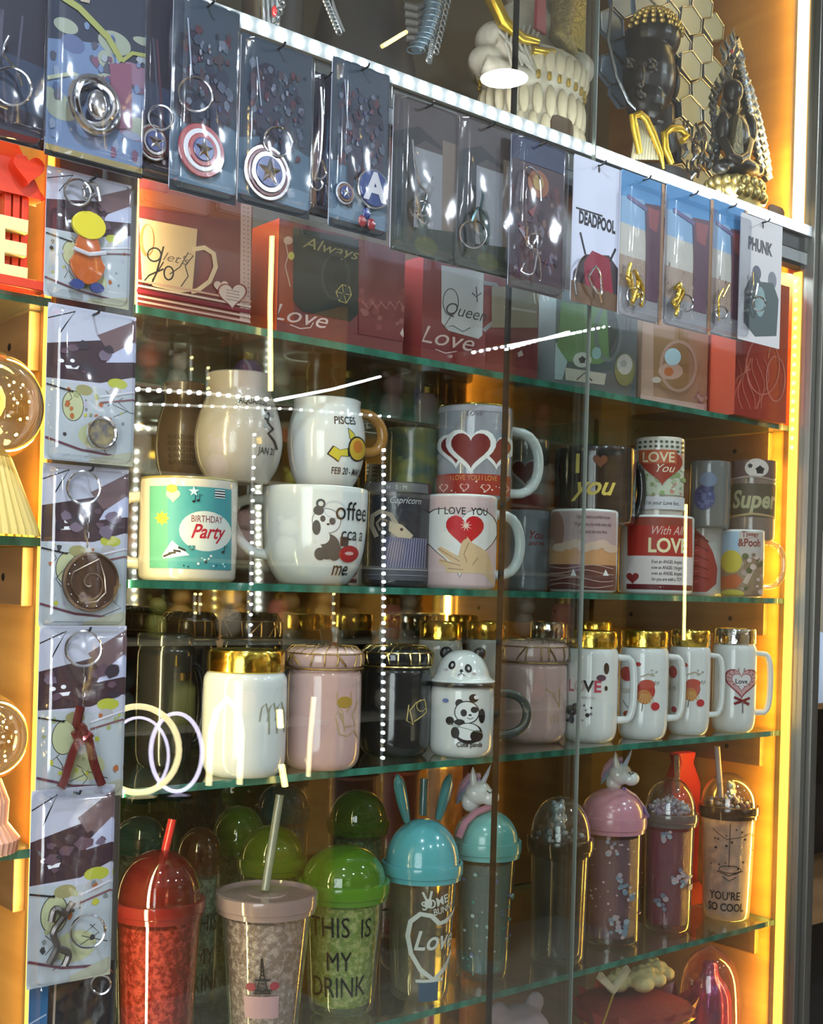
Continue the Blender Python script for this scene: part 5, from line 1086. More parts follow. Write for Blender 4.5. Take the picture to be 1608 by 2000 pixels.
# ------------------------------------------------------------------ BOTTOM SHELF items
def at6(px, py, Y): p = P(px, py, Y); return p
def blob(name, label, cat, c, parts, m, rm=.003, group=None):
    root = thing(name, Vector((c.x, c.y, Z6 + .0005)), label, cat, group); mb = MB()
    for (dx, dy, z, r) in parts: mb.ball((dx, dy, z), r, 18)
    o = mb.build('body', m, root, remesh=rm); return root, o
FUR = mat('pink_plush', (.40, .28, .34), .9, bump=(600, .8)); FURW = mat('cream_plush', (.36, .34, .28), .9, bump=(600, .8)); FURO = mat('apricot_plush', (.45, .24, .13), .9, bump=(600, .8))
def plush(label, px, py, m, k=1.0, Y=.10, bow=None):
    c = at6(px, py, Y); h = c.z - Z6
    root, o = blob('plush_toy', label, 'plush toy', c, [(0, 0, h * .35, (.045 * k, .04 * k, h * .35)), (0, -.004, h * .80, (.036 * k, .032 * k, .032 * k)), (-.026 * k, 0, h * .80 + .028 * k, (.012 * k, .007 * k, .012 * k)), (.026 * k, 0, h * .80 + .028 * k, (.012 * k, .007 * k, .012 * k)), (-.038 * k, -.02, h * .45, (.014, .016, .03)), (.038 * k, -.02, h * .45, (.014, .016, .03)), (-.025, -.035, .016, (.018, .03, .016)), (.025, -.035, .016, (.018, .03, .016))], m)
    for s_ in (-1, 1): MB().ball((s_ * .012 * k, -.034 * k - .003, h * .82), .0025, 10).build('eye', BLKP, root)
    MB().ball((0, -.036 * k - .003, h * .79), (.004, .003, .003), 10).build('nose', BLKP, root)
    if bow:
        b = MB()
        for s_ in (-1, 1): b.prism([(0, 0), (s_ * .024, .012), (s_ * .026, -.010)], (0, -.036 * k, h * .60), (1, 0, 0), (0, 0, 1), (0, -.006, 0))
        b.ball((0, -.04 * k, h * .60), .006, 10).build('bow', bow, root)
plush('pink and white plush toy with a brown bow below the dark tumbler', 1010, 1960, FUR, 1.2, .12, mat('brown_bow', (.12, .04, .04), .6))
plush('apricot plush toy on the bottom shelf below the bunny tumbler', 720, 1985, FURO, 1.0, .15)
plush('cream plush toy at the left of the bottom shelf', 560, 2000, mat('butter_plush', (.42, .38, .10), .9), .9, .16)
plush('pale plush toy on the bottom shelf beside the glass seam', 850, 2015, FURW, .85, .14)
# red satin bouquet
c = at6(1240, 1960, .10); root = thing('rose_bouquet', Vector((c.x, c.y, Z6 + .0005)), 'red satin gift bouquet wrap with cream paper rosettes and gold cord', 'bouquet')
h = c.z - Z6; n = 28; pr = [(.02, 0), (.035, .01), (.05, h * .4), (.075, h * .8), (.088, h + .004)]
mb = MB(); vs = []; fs = []
for i in range(n * 2):
    a = 2 * pi * i / (n * 2)
    for r, z in pr: k = 1 + .07 * sin(i * pi / 2) * z / h; vs.append((r * cos(a) * k, r * sin(a) * k * .8, z + (.006 * sin(i * pi / 2) if z >= h else 0)))
for i in range(n * 2):
    for j in range(4): fs.append((i * 5 + j, ((i + 1) % (2 * n)) * 5 + j, ((i + 1) % (2 * n)) * 5 + j + 1, i * 5 + j + 1))
mb.add(vs, fs).build('satin_wrap', mat('red_satin', (.28, .02, .015), .3, coat=.4, bump=(60, .5)), root)
MB().tube([(.088 * cos(a), .072 * sin(a) , h * .93 + .004 * sin(3 * a)) for a in [2 * pi * k / 50 for k in range(50)]], .0018, 6, closed=True).build('gold_cord', GOLD, root)
MB().lathe([(0, h - .01), (.07, h - .008), (.078, h - .002), (.05, h + .006), (0, h + .01)], 30).build('red_filling', mat('red_fill', (.20, .01, .01), .7, bump=(200, .9)), root)
g = random.Random(3)
for (x, y, r) in ((.020, 0, .030), (.050, .01, .030), (-.005, .02, .024)):
    mb = MB()
    for k in range(13):
        a = k * 2.4; q_ = r * (.25 + .06 * k); cc = Vector((x + q_ * .6 * cos(a), y + q_ * .6 * sin(a), h + .028 + r * .6 - k * .0016))
        mb.ball(cc, (q_ * .55, q_ * .55, q_ * .38), 10)
    mb.build('paper_rosette', mat('cream_paper', (.56, .46, .22), .7), root, remesh=.0016)
# gift ribbon chevron leaning in front of the bouquet
c = P(1200, 1942, .045); root = MB().prism([(-.030, .024), (0, 0), (.030, .024), (.024, .031), (0, .010), (-.024, .031)], (0, 0, 0), (1, 0, 0), (0, 0, 1), (0, .003, 0)).build('ribbon_ornament', mat('cream_ribbon', (.50, .42, .28), .5), None, Vector((c.x, c.y, c.z)), smooth=False, bevel=.0006)
tag(root, 'cream V-shaped ribbon ornament in front of the red satin bouquet', 'ornament')
MB().tube([(0, .0015, .0), (0, .02, -.05), (0, .03, Z6 + .003 - c.z)], .0016, 8).build('wire_stem', GOLDT, root)
# iridescent pink bottle
c = P(1385, 1990, .085); h = P(1392, 1835, .10).z - Z6
root = thing('pink_bottle', Vector((c.x, c.y, Z6 + .0005)), 'shiny magenta ribbed bottle under a clear rounded cover by the right wall', 'bottle')
mb = MB(); vs = []; fs = []; pf = smoothp([(.0, 0), (.026, 0), (.030, .01), (.030, h * .66), (.022, h * .76), (.010, h * .82), (.010, h * .90), (0, h * .90)], 2)
for i in range(48):
    a = 2 * pi * i / 48; k = 1 + .05 * (i % 4 < 2)
    for r, z in pf: vs.append((r * k * cos(a), r * k * sin(a), z))
K = len(pf)
for i in range(48):
    for j in range(K - 1): fs.append((i * K + j, ((i + 1) % 48) * K + j, ((i + 1) % 48) * K + j + 1, i * K + j + 1))
mb.add(vs, fs).build('ribbed_body', mat('magenta_foil', (.50, .06, .22), .2, .7, bump=(90, .4), var=((40, 40, 40), (.25, .10, .40))), root)
MB().lathe(smoothp([(.042, 0), (.044, .01), (.043, h * .72), (.032, h * .92), (0, h)], 2), 36).build('clear_cover', clear('rosy_cover', (.95, .80, .78), k=1.8, base=.02, rough=.05, body=(.5, .1, .08), bodyf=.12), root)
# back of the fifth shelf: red plush and little figure behind the right tumblers
for lab, px, py, m in (('red boxed gift behind the magenta and white tumblers', 1345, 1470, RED), ('small orange red gift pouch beside the white tumbler foot', 1362, 1722, (.50, .06, .02))):
    c = P(px, py, .14 if py < 1600 else .13); h = c.z - Z5 - .0005; wd = .03 if py < 1600 else .014
    o = MB().prism([(-wd, 0), (wd, 0), (wd * 1.05, h * .8), (wd * .5, h * .93), (wd * .7, h), (-wd * .7, h), (-wd * .5, h * .93), (-wd * 1.05, h * .8)], (0, 0, 0), (1, 0, 0), (0, 0, 1), (0, .02, 0)).build('gift_pouch', mat('pouch' + str(px), m, .5), None, Vector((c.x, c.y, Z5 + .0005)), bevel=.004)
    tag(o, lab, 'pouch')

# ------------------------------------------------------------------ STATUES above the light tape
ZS = ZT + .0045
def sroot(label, px, Y): p = P(px, 200, Y); return thing('statue', Vector((p.x, Y, ZS)), label, 'statue', 'statues on the top shelf'), Vector((p.x, Y, ZS))
def loc_(c, px, py, dy=0): return P(px, py, c.y + dy) - c
r0, c = sroot('ivory seated figure on a lotus pedestal with gold arms and a red sash', 1040, .13)
mb = MB(); W_ = .074; PZ = P(1040, 118, .13).z - ZS; PK = PZ / .062
mb.lathe(smoothp([(0, 0), (W_ * 1.05, 0), (W_ * 1.05, .012), (W_ * .92, .018), (W_ * .90, .040), (W_ * 1.0, .046), (W_ * 1.0, .058), (W_ * .9, .062), (0, .062)], 1), 40, rz=.72).xf(Matrix.Diagonal((1, 1, PK, 1))).build('pedestal', STONE, r0)
for z, n, r, hh in ((.020, 26, W_ * .97, .008), (.034, 24, W_ * .95, .008), (.053, 30, W_ * .99, .006)):
    pm = MB()
    for k in range(n):
        a = 2 * pi * k / n; pm.ball((r * cos(a), r * sin(a) * .72, z), (.0075, .0055, hh), 10)
    pm.xf(Matrix.Diagonal((1, 1, PK, 1))).build('petal_band', mat('petal_cream', (.50, .42, .28), .45), r0)
gm = MB()
for k in range(30): a = 2 * pi * k / 30; gm.ball((W_ * 1.0 * cos(a), W_ * .72 * sin(a), .0455), (.0032, .0032, .0024), 8)
gm.xf(Matrix.Diagonal((1, 1, PK, 1))).build('gold_beading', GOLDT, r0)
T = lambda px, py, dy=0: loc_(c, px, py, dy)
mb = MB(); mb.ball(T(1030, 150, 0), (.058, .034, .022), 20).ball(T(965, 80, -.01), (.022, .024, .022), 18).ball(T(950, 120, -.012), (.022, .022, .018), 18).ball(T(1125, 138, -.012), (.024, .024, .022), 18)
mb.ball(T(1035, -30, .005), (.036, .026, .060), 20).ball(T(1030, 60, .0), (.045, .03, .035), 20).ball(T(1040, -110, .0), (.032, .022, .03), 18).ball(T(1042, -190, 0), (.022, .022, .028), 18)
mb.tube([T(965, 85, -.02), T(1010, 110, -.03), T(1060, 125, -.03), T(1110, 140, -.02)], .014, 12).tube([T(1120, 145, -.03), T(1060, 160, -.034), T(980, 140, -.032), T(945, 125, -.02)], .013, 12)
bd = mb.build('robed_body', STONE, r0, remesh=.0022)
f = MB()
for k in range(7): f.tube([T(992 + k * 11, 50, -.032), T(988 + k * 9, 85, -.042), T(1000 + k * 10, 128, -.046)], .0016, 6)
for k in range(6): f.tube([T(975 + k * 5, 60 + k * 4, -.035), T(1000 + k * 4, 92 + k * 5, -.043), T(1030 + k * 3, 112 + k * 6, -.046)], .0013, 6)
f.build('robe_folds', mat('fold_ivory', (.50, .45, .38), .5), r0)
YG = mat('gold_skin', (.72, .48, .05), .3, .85)
MB().tube([T(950, -60, -.01), T(962, 0, -.022), T(985, 45, -.036), T(1020, 75, -.044), T(1050, 82, -.046)], 1, 12, rr=[.010, .0095, .008, .0065, .005]).build('golden_arm', YG, r0)
MB().tube([T(1040, 98, -.046), T(1070, 104, -.048), T(1098, 100, -.044)], 1, 10, rr=[.005, .006, .0025]).build('golden_foot', YG, r0)
MB().prism([(-.008, 0), (.009, -.002), (.006, .05), (.010, .09), (-.006, .09)], T(1058, 60, -.040), (1, 0, 0), (0, 0, 1), (0, .006, 0)).build('red_sash', mat('red_sash', (.30, .03, .04), .45), r0, bevel=.001)
MB().prism([(-.014, 0), (.013, -.006), (.013, .10), (-.012, .10)], T(1130, 90, -.012), (1, 0, 0), (0, 0, 1), (0, .006, 0)).build('lattice_panel', mat('gold_lattice', (.34, .24, .05), .4, .8, bump=(260, 1)), r0, bevel=.001)
mb = MB(); mb.tube([T(1085, -40, -.02), T(1100, 20, -.028), T(1092, 70, -.034), T(1120, 110, -.036)], 1, 12, rr=[.014, .016, .014, .008])
mb.build('brocade_sleeve', mat('brocade', (.14, .10, .04), .4, .5, bump=(320, 1), var=((220, 220, 220), (.34, .25, .08))), r0)
# dark head in silver scale fan
r1, c = sroot('large dark face statue with gold curls against a fan of silver scales', 1290, .10)
T = lambda px, py, dy=0: loc_(c, px, py, dy)
mb = MB().ball(T(1268, 150, 0), (.036, .034, .056), 26).ball(T(1262, 200, -.004), (.026, .026, .03), 20).ball(T(1275, 75, .004), (.038, .036, .036), 22)
mb.ball(T(1250, 150, -.034), (.005, .008, .017), 12).ball(T(1250, 166, -.037), (.006, .006, .005), 12).ball(T(1252, 184, -.030), (.010, .006, .003), 12).ball(T(1252, 191, -.029), (.008, .006, .003), 12)
for x in (1230, 1272): mb.ball(T(x, 132, -.027), (.008, .005, .003), 12).ball(T(x, 118, -.028), (.010, .005, .003), 12)
mb.ball(T(1318, 160, .004), (.006, .009, .024), 12).tube([T(1285, 210, .002), T(1290, 260, .005), T(1296, 300, .008)], 1, 14, rr=[.022, .02, .024])
mb.build('dark_face', DARK, r1, remesh=.0018)
cu = MB(); g = random.Random(2)
for i in range(7):
    for j in range(13):
        el = radians(20 + i * 12); az = radians(-100 + j * 17); p = T(1275, 88, .002) + Vector((.041 * cos(el) * sin(az), -.040 * cos(el) * cos(az), .045 * sin(el))); cu.ball(p, .0038, 8)
cu.build('gold_curls', mat('curl_gold', (.66, .52, .20), .35, .9), r1)
# silver scales
sc = MB()
for i in range(9):
    for j in range(6):
        px = 1196 + 44 * j + (22 if i % 2 else 0); py = -40 + 44 * i + j * 12
        if px > 1396 or not (px > 1312 or (px < 1240 and py < 215) or py < 40): continue
        p = T(px, py, .035 + .002 * ((i + j) % 2)); R = .0162
        poly = [(.0262 * cos(a + .12 * sin(i + j)), .0212 * sin(a + .12 * sin(i + j))) for a in [pi / 3 * k + pi / 6 for k in range(6)]]
        sc.prism(poly, p, (1, 0, 0), (0, 0, 1), (0, .006, 0), 0); sc.tube([p + Vector((x * .98, -.0006, z * .98)) for x, z in poly], .0014, 6, closed=True, m=1)
sc.prism([(-.05, -.03), (.05, -.09), (.055, .05), (.03, .14), (-.05, .14)], T(1290, 190, .042), (1, 0, 0), (0, 0, 1), (0, .012, 0), 2)
sc.build('scale_fan', [mat('blue_silver', (.17, .23, .30), .38, .15), SILVER, DARK], r1, smooth=False, bevel=.0008)
MB().tube([T(1195, 10, .02), T(1188, 80, .015), T(1205, 150, .01), T(1228, 200, .0), T(1260, 232, -.01), T(1300, 240, -.01)], .0024, 8).build('fan_edge', SILVER, r1)
fi = MB()
for k in range(9): fi.tube([T(1236 + k * 5, 232 + k * 2, -.035), T(1244 + k * 5, 262 + k * 2, -.045), T(1236 + k * 6, 312, -.04)], .0030, 8)
fi.build('ribbed_fin', mat('pale_fin', (.46, .42, .28), .4, .5), r1)
for pts in ([(1250, 300), (1240, 250), (1236, 228), (1250, 222), (1262, 232), (1276, 262), (1290, 300), (1296, 330)], [(1312, 320), (1300, 290), (1298, 262), (1312, 250), (1330, 252), (1342, 266), (1332, 276)]):
    MB().tube([T(x, y, -.05) for x, y in pts], 1, 10, rr=[.004, .005, .005, .0045, .0045, .0048, .004, .002][:len(pts)]).build('gold_scroll', YG, r1)
fe = MB()
for k in range(26): x, y = g.uniform(1335, 1375), g.uniform(235, 325); fe.tube([T(x, y, -.02), T(x + g.uniform(-8, 8), y + 14, -.026), T(x + g.uniform(-12, 12), y + 26, -.02)], .0020, 6)
fe.build('silver_plumage', SILVER, r1)
MB().lathe([(0, 0), (.062, 0), (.058, .03), (.05, .055), (0, .055)], 30, rz=.7, c=(.0, .0, 0)).build('base', DARK, r1)
# small seated figure with flame halo
r2, c = sroot('small dark seated figure with a silver flame halo and gilt lotus base', 1440, .046)
T = lambda px, py, dy=0: loc_(c, px, py, dy)
zq = T(1440, 402).z; lb = MB().lathe([(0, 0), (.040, 0), (.040, zq), (.044, zq + .01), (.040, zq + .022), (.036, zq + .030), (0, zq + .030)], 30, rz=.8)
for z, rr in ((.008, .043), (.022, .040)):
    for k in range(18): a = 2 * pi * k / 18 + z * 20; lb.ball((rr * cos(a), rr * .8 * sin(a), z + zq), (.007, .006, .008), 10)
lb.build('lotus_base', mat('gilt_lotus', (.62, .50, .20), .35, .8), r2)
mb = MB().ball(T(1440, 330, -.004), (.036, .026, .014), 18).ball(T(1440, 270, .0), (.021, .016, .032), 18).ball(T(1432, 180, -.004), (.013, .014, .017), 18).ball(T(1432, 205, -.002), (.010, .010, .012), 12).ball(T(1412, 250, -.006), (.009, .010, .022), 12).ball(T(1466, 255, -.006), (.009, .010, .022), 12)
mb.tube([T(1412, 270, -.012), T(1428, 305, -.024), T(1445, 312, -.026)], .006, 10).tube([T(1466, 275, -.012), T(1458, 305, -.024), T(1442, 314, -.026)], .006, 10).ball(T(1408, 326, -.012), (.012, .012, .009), 12).ball(T(1476, 334, -.012), (.012, .012, .009), 12)
mb.build('dark_body', DARK, r2, remesh=.0014)
MB().prism([(-.017, -.012), (.012, -.016), (.004, .038), (-.004, .046)], T(1446, 290, -.024), (1, 0, 0), (0, 0, 1), (0, .01, 0)).build('folded_robe', mat('olive_robe', (.12, .11, .06), .4, .4, bump=(180, 1)), r2, bevel=.003)
fl = MB()
def leaf(p, ang, L_, w_):
    d = Vector((sin(ang), 0, cos(ang))); s_ = Vector((cos(ang), 0, -sin(ang)))
    pts = [p, p + d * L_ * .35 + s_ * w_ * .5, p + d * L_ * .7 - s_ * w_ * .2, p + d * L_ + s_ * w_ * .3]; fl.tube(pts, 1, 7, rr=[w_ * .55, w_ * .6, w_ * .35, .0003], flat=.6)
for k in range(17):
    u = k / 16; px = 1384 + 10 * sin(u * 9) + 46 * u ** 1.3; py = 330 - 235 * u; leaf(T(px, py, .008), -.55 + .5 * u, .022, .011); leaf(T(1494 - 58 * u ** 1.4, 350 - 240 * u, .008), .55 - .5 * u, .024, .011)
    leaf(T(1398 + 34 * u, 320 - 210 * u, .005), -.3, .018, .010); leaf(T(1482 - 44 * u, 330 - 215 * u, .005), .3, .018, .010)
for k in range(5): leaf(T(1428 + (k - 2) * 7, 120 - 8 * (2 - abs(k - 2)), .004), (k - 2) * .18, .032 - .004 * abs(k - 2), .010)
leaf(T(1432, 95, .004), .02, .030, .006)
fl.build('flame_halo', SILVER, r2)
MB().prism([(-.028, 0), (.034, -.004), (.032, .06), (.012, .14), (.0, .16), (-.012, .13), (-.026, .06)], T(1438, 300, .016), (1, 0, 0), (0, 0, 1), (0, .006, 0)).build('halo_back', DARK, r2, bevel=.001)
MB().ball(T(1430, 100, -.004), .0028, 10).build('red_gem', mat('ruby', (.45, .02, .03), .15, coat=1), r2)
# dark ornate statues at the upper left
r3, c = sroot('dark ornate statue with a scrolled silver column, far left of the top shelf', 560, .10)
T = lambda px, py, dy=0: loc_(c, px, py, dy)
mb = MB()
for k in range(4): mb.tube([T(512 + k * 9, -40, -.01), T(514 + k * 9, 10, -.012), T(516 + k * 9, 62 + k * 2, -.012)], .0024, 8)
for k in range(7): mb.tube([T(545 + 6 * sin(k) + 5 * cos(a), -20 + k * 14 + 6 * sin(a), -.014) for a in [2 * pi * j / 12 for j in range(12)]], .0016, 6, closed=True)
mb.build('scrollwork', SILVER, r3); MB().ball(T(536, 22, -.016), (.003, .003, .006), 10).build('red_gem', mat('ruby', (.45, .02, .03), .15, coat=1), r3)
MB().lathe([(0, 0), (.040, 0), (.042, .03), (.034, .06), (.036, .13), (0, .15)], 24, rz=.7, c=(.0, .03, 0)).build('dark_core', DARK, r3)
r4, c = sroot('black broad-based statue with silver bead bands and a blue ribbed snake column', 740, .13)
T = lambda px, py, dy=0: loc_(c, px, py, dy)
MB().lathe([(0, 0), (.085, 0), (.085, .012), (.078, .016), (.080, .05), (.070, .07), (.05, .16), (0, .17)], 36, rz=.7, c=(0, .03, 0)).build('black_body', DARK, r4)
mb = MB(); g = random.Random(8)
for (x0, y0, x1, y1) in ((628, -20, 662, 62), (870, -30, 845, 70), (845, 70, 838, 118), (880, -20, 852, 100)):
    for k in range(12): u = k / 11; p = T(x0 + (x1 - x0) * u, y0 + (y1 - y0) * u, -.03); mb.tube([p + Vector((.0035 * cos(a), 0, .0035 * sin(a))) for a in [2 * pi * j / 9 for j in range(9)]], .0012, 5, closed=True)
mb.tube([T(640, -30, -.03), T(655, 20, -.032), T(672, 62, -.03)], .0016, 6)
mb.build('silver_bead_band', SILVER, r4)
mb = MB(); pth = [T(848, -60, -.035), T(848, -10, -.036), T(842, 30, -.037), T(830, 68, -.038), T(812, 98, -.036)]
mb.tube(pth, 1, 14, rr=[.0095, .0095, .0092, .0085, .006])
for k in range(14):
    u = k / 13 * 3.99; i = int(u); p = pth[i].lerp(pth[i + 1], u - i); mb.tube([p + Vector((.0098 * cos(a), .0098 * sin(a), 0)) for a in [2 * pi * j / 16 for j in range(16)]], .0009, 5, closed=True)
mb.build('ribbed_snake', mat('slate_blue', (.12, .17, .21), .35, .5), r4)
mb = MB()
for k in range(5): mb.tube([T(790 + k, 10 + k * 16, -.03), T(812, 16 + k * 15, -.036), T(835, 8 + k * 14, -.03)], .004, 8)
mb.build('robe_folds', mat('grey_robe', (.09, .085, .08), .45, .3), r4)

# ------------------------------------------------------------------ LEFT CABINET items
EX = XQ - .001
RP = mat('red_resin', (.62, .045, .015), .35, coat=.3)
zl = LZ[0] + .0005
c = Vector((.338, .0, zl))
root = thing('gate_ornament', c, 'red miniature gate ornament with a heart and cream letters', 'ornament')
q = lambda px, py, dy=0: P(px, py, .0 + dy) - c
MB().prism([(-.035, 0), (.062, 0), (.062, .008), (-.035, .008)], (0, -.022, 0), (1, 0, 0), (0, 0, 1), (0, .036, 0)).build('base', RP, root, bevel=.001)
for px in (22, -50):
    p = q(px, 400); mb = MB()
    for k in range(3): mb.box((p.x - .010 + k * .007, -.012, .008), (p.x - .0045 + k * .007, .0, q(22, 388).z))
    mb.build('pillar', RP, root, smooth=False, bevel=.0008)
p = q(22, 388); MB().prism([(-.07, 0), (.021, 0), (.016, .006), (-.004, .040), (-.014, .040), (-.05, .008)], (p.x, -.016, p.z), (1, 0, 0), (0, 0, 1), (0, .020, 0)).build('gable_roof', RP, root, smooth=False, bevel=.001)
p = q(45, 335, -.012); MB().prism([(x, -z) for x, z in heart_pts(0, 0, .025)], (p.x, -.024, p.z), (1, 0, 0), (0, 0, 1), (0, .008, 0)).build('heart', mat('red_heart', (.70, .04, .01), .25, coat=.5), root, bevel=.002)
vs, tr = text_mesh('LOVE', .05, 0); p = q(-18, 508, -.01); k = .052; LT = MB()
cu = bpy.data.curves.new('t', 'FONT'); cu.body = 'LOVE'; cu.size = .062; cu.extrude = .004; cu.offset = .0016; cu.bevel_depth = .0008; cu.align_x = 'RIGHT'
o_ = bpy.data.objects.new('t', cu); me = bpy.data.meshes.new_from_object(o_); bpy.data.objects.remove(o_)
me.materials.clear(); me.materials.append(mat('cream_letters', (.80, .66, .30), .4)); lo = bpy.data.objects.new('letters', me); COL.objects.link(lo); lo.parent = root
lo.rotation_euler = (pi / 2, 0, 0); pz = q(66, 540); lo.location = (pz.x - .014, -.016, .0085)
# globe
def lc_thing(name, label, cat, px, py, zi, Y=.05):
    c = P(px, py, Y); c.z = LZ[zi] + .0005 if zi < 3 else c.z; return thing(name, c, label, cat), c
GLB = clear('globe_glass', (.90, .88, .80), k=2.4, base=.03, rough=.03, body=(.4, .35, .2), bodyf=.08)
for (px, py, rp, zi, bc, nm, lab) in ((-30, 792, 108, 1, (.60, .45, .12), 'amber', 'large glass globe on a cream pleated stand in the left cabinet'), (-40, 1440, 88, 2, (.62, .33, .22), 'peach', 'hazy glass globe on a peach stand in the left cabinet')):
    Y = .004; r = rp * 1.0 / FP; cc = P(px, py, Y); cc.x = min(cc.x, XQ - .003 - r); base = Vector((cc.x, cc.y, LZ[zi] + .0005)); root = thing('glass_globe', base, lab, 'globe', 'glass globes in the left cabinet')
    zc = cc.z - base.z; prf = [(r * cos(a), zc + r * sin(a)) for a in [-1.15 + (pi / 2 + 1.15) * k / 20 for k in range(21)]]; prf[-1] = (0, zc + r)
    MB().lathe(prf, 40).build('globe', GLB, root)
    n = 36; mb = MB(); vs = []; fs = []; zt_ = zc + r * sin(-1.1)
    if nm == 'amber': pf = [(r * .95, 0), (r * .92, .006), (r * .45, zt_)]
    else: pf = [(r * .80, 0), (r * .85, .01), (r * .60, zt_ * .4), (r * .62, zt_ * .7), (r * .45, zt_)]
    for i in range(n * 2):
        a = pi * i / n; k = 1.0 + (.05 if i % 2 else 0)
        for rr, z in pf: vs.append((rr * k * cos(a), rr * k * sin(a), z))
    K = len(pf)
    for i in range(2 * n):
        for j in range(K - 1): fs.append((i * K + j, ((i + 1) % (2 * n)) * K + j, ((i + 1) % (2 * n)) * K + j + 1, i * K + j + 1))
    mb.add(vs, fs).build('pleated_stand', mat(nm + '_stand', bc, .45), root)
    d = MB()
    for k in range(40): a = k * .8; z = -1 + 2 * k / 40; d.ball((r * .75 * sqrt(1 - z * z) * cos(a), r * .75 * sqrt(1 - z * z) * sin(a), zc + r * .75 * z), .0011, 6)
    d.build('fairy_lights', YLED, root)
    MB().tube([(0, 0, zt_ - .002), (.002, 0, zc * .6 + zt_ * .4), (-.004, 0, zc)], .003, 8).build('tree_stem', mat('stem_brown', (.12, .07, .03), .6), root)
    MB().ball((0, 0, zc + .004), (r * .35, r * .35, r * .4), 14).build('tree_crown', mat(nm + '_crown', (.55, .35, .40) if nm == 'peach' else (.50, .42, .16), .7, bump=(200, 1)), root)
c = P(-8, 1318, .06); c.z = LZ[2] + .0005
# small crystal holder on the middle shelf of the left cabinet
# ------------------------------------------------------------------ the shop across the aisle (seen mirrored in the glass)
def vpt(px, py, v, ax=1): return mirror(P(px, py, v, ax))
YO = 2.25
oc = thing('display_cabinet', (1.6, -2.6, 0), 'opposite display cabinet seen mirrored in the glass, warm lights', 'display cabinet'); OO = Vector(oc.location)
def opart(name, a, b, m, smooth=False):
    o = slab(name, a, b, m, oc); o.location = -OO; return o
opart('back_panel', (.1, -2.80, 0), (4.0, -2.78, 2.35), mat('amber_board', (.30, .19, .08), .5, var=((5, 5, 5), (.14, .12, .06))))
for z in (.95, 1.22, 1.48, 1.74, 2.0): opart('shelf', (.1, -2.775, z - .012), (4.0, -2.45, z), mat('pale_shelf', (.28, .27, .20), .4))
for x in (.1, .9, 1.7, 2.5, 3.3, 4.0): opart('upright', (x - .012, -2.775, 0), (x + .012, -2.44, 2.35), WOOD)
g = random.Random(12)
CLR = [(.45, .12, .08), (.5, .35, .36), (.40, .42, .10), (.16, .28, .26), (.55, .50, .42), (.30, .20, .40), (.10, .12, .10), (.5, .28, .08)]
for zi, z in enumerate((.95, 1.22, 1.48, 1.74, 2.0)):
    x = .25
    while x < 3.9:
        if min(abs(x - u) for u in (.1, .9, 1.7, 2.5, 3.3, 4.0)) < .08: x += .05; continue
        col = g.choice(CLR); k = g.uniform(.8, 1.15); i = CLR.index(col); m = mat('shop_toy_%d' % i, col, .6)
        root = thing('plush_toy' if g.random() < .6 else 'lidded_jar', (x, -2.6, z + .0005), 'small shop gift on the opposite shelves, seen only mirrored in the glass', 'shop gift', 'gifts on the opposite shelves')
        if root.name.startswith('plush'):
            MB().ball((0, 0, .055 * k), (.045 * k, .04 * k, .055 * k), 12).ball((0, .01, .13 * k), (.038 * k, .035 * k, .036 * k), 12).ball((-.03 * k, 0, .165 * k), .013 * k, 8).ball((.03 * k, 0, .165 * k), .013 * k, 8).build('body', m, root)
        else:
            MB().lathe([(0, 0), (.04 * k, 0), (.045 * k, .01), (.045 * k, .12 * k), (.03 * k, .14 * k), (0, .14 * k)], 20).build('jar', m, root); MB().lathe([(0, .1405 * k), (.034 * k, .1405 * k), (.034 * k, .165 * k), (0, .17 * k)], 20).build('lid', GOLD, root)
        x += g.uniform(.16, .30)
def led_line(label, pts, m, r=.006, beads=None, group='light tapes across the aisle'):
    pts = [Vector(p) for p in pts]; c = pts[0].copy(); root = thing('light_tape', c, label, 'light', group)
    MB().tube([p - c + Vector((0, -.006, 0)) for p in pts], .004, 6).build('tape', STRIP, root)
    mb = MB()
    if beads:
        for a, b in zip(pts, pts[1:]):
            n = max(1, int((b - a).length / beads))
            for k in range(n): mb.ball(a.lerp(b, k / n) - c, r, 8)
        mb.build('diode', m, root)
    else: mb.tube([p - c for p in pts], r, 8).build('glowing_tube', m, root)
H1 = 'long white light tape over the opposite shelves, mirrored as a bent dotted line'
led_line(H1, [vpt(262, 762, 1.9), vpt(400, 770, 1.95), vpt(530, 783, 2.0)], WLED, .0062, .034)
led_line('white light tube slanting overhead, mirrored above the pisces mug', [vpt(530, 783, 1.7), vpt(640, 762, 2.0), vpt(735, 737, 2.3)], WLED, .0040)
led_line('dotted white tape overhead, mirrored across the printed boxes', [vpt(916, 690, 1.6), vpt(1100, 655, 1.9), vpt(1278, 618, 2.2)], WLED, .0050, .050)
led_line('second dotted white tape overhead, mirrored beside the first over the boxes', [vpt(980, 684, 1.6), vpt(1110, 648, 1.9)], WLED, .0045, .050)
led_line('faint dotted tape mirrored across the aquarius and pisces mugs', [vpt(262, 790, 2.1), vpt(560, 800, 2.15), vpt(770, 816, 2.2)], WLED, .0042, .040)
led_line('vertical dotted tape mirrored over the capricorn mug', [vpt(742, 880, 2.2), vpt(742, 1200, 2.2), vpt(740, 1495, 2.2)], WLED, .0060, .026)
led_line('vertical dotted tape mirrored over the belly jug', [vpt(490, 850, 2.2), vpt(486, 1000, 2.2), vpt(482, 1260, 2.2)], WLED, .0045, .030)
led_line('yellow neon tube mirrored left of the Always box', [vpt(524, 455, 2.0), vpt(520, 600, 2.0), vpt(521, 765, 2.0)], YLED, .0058)
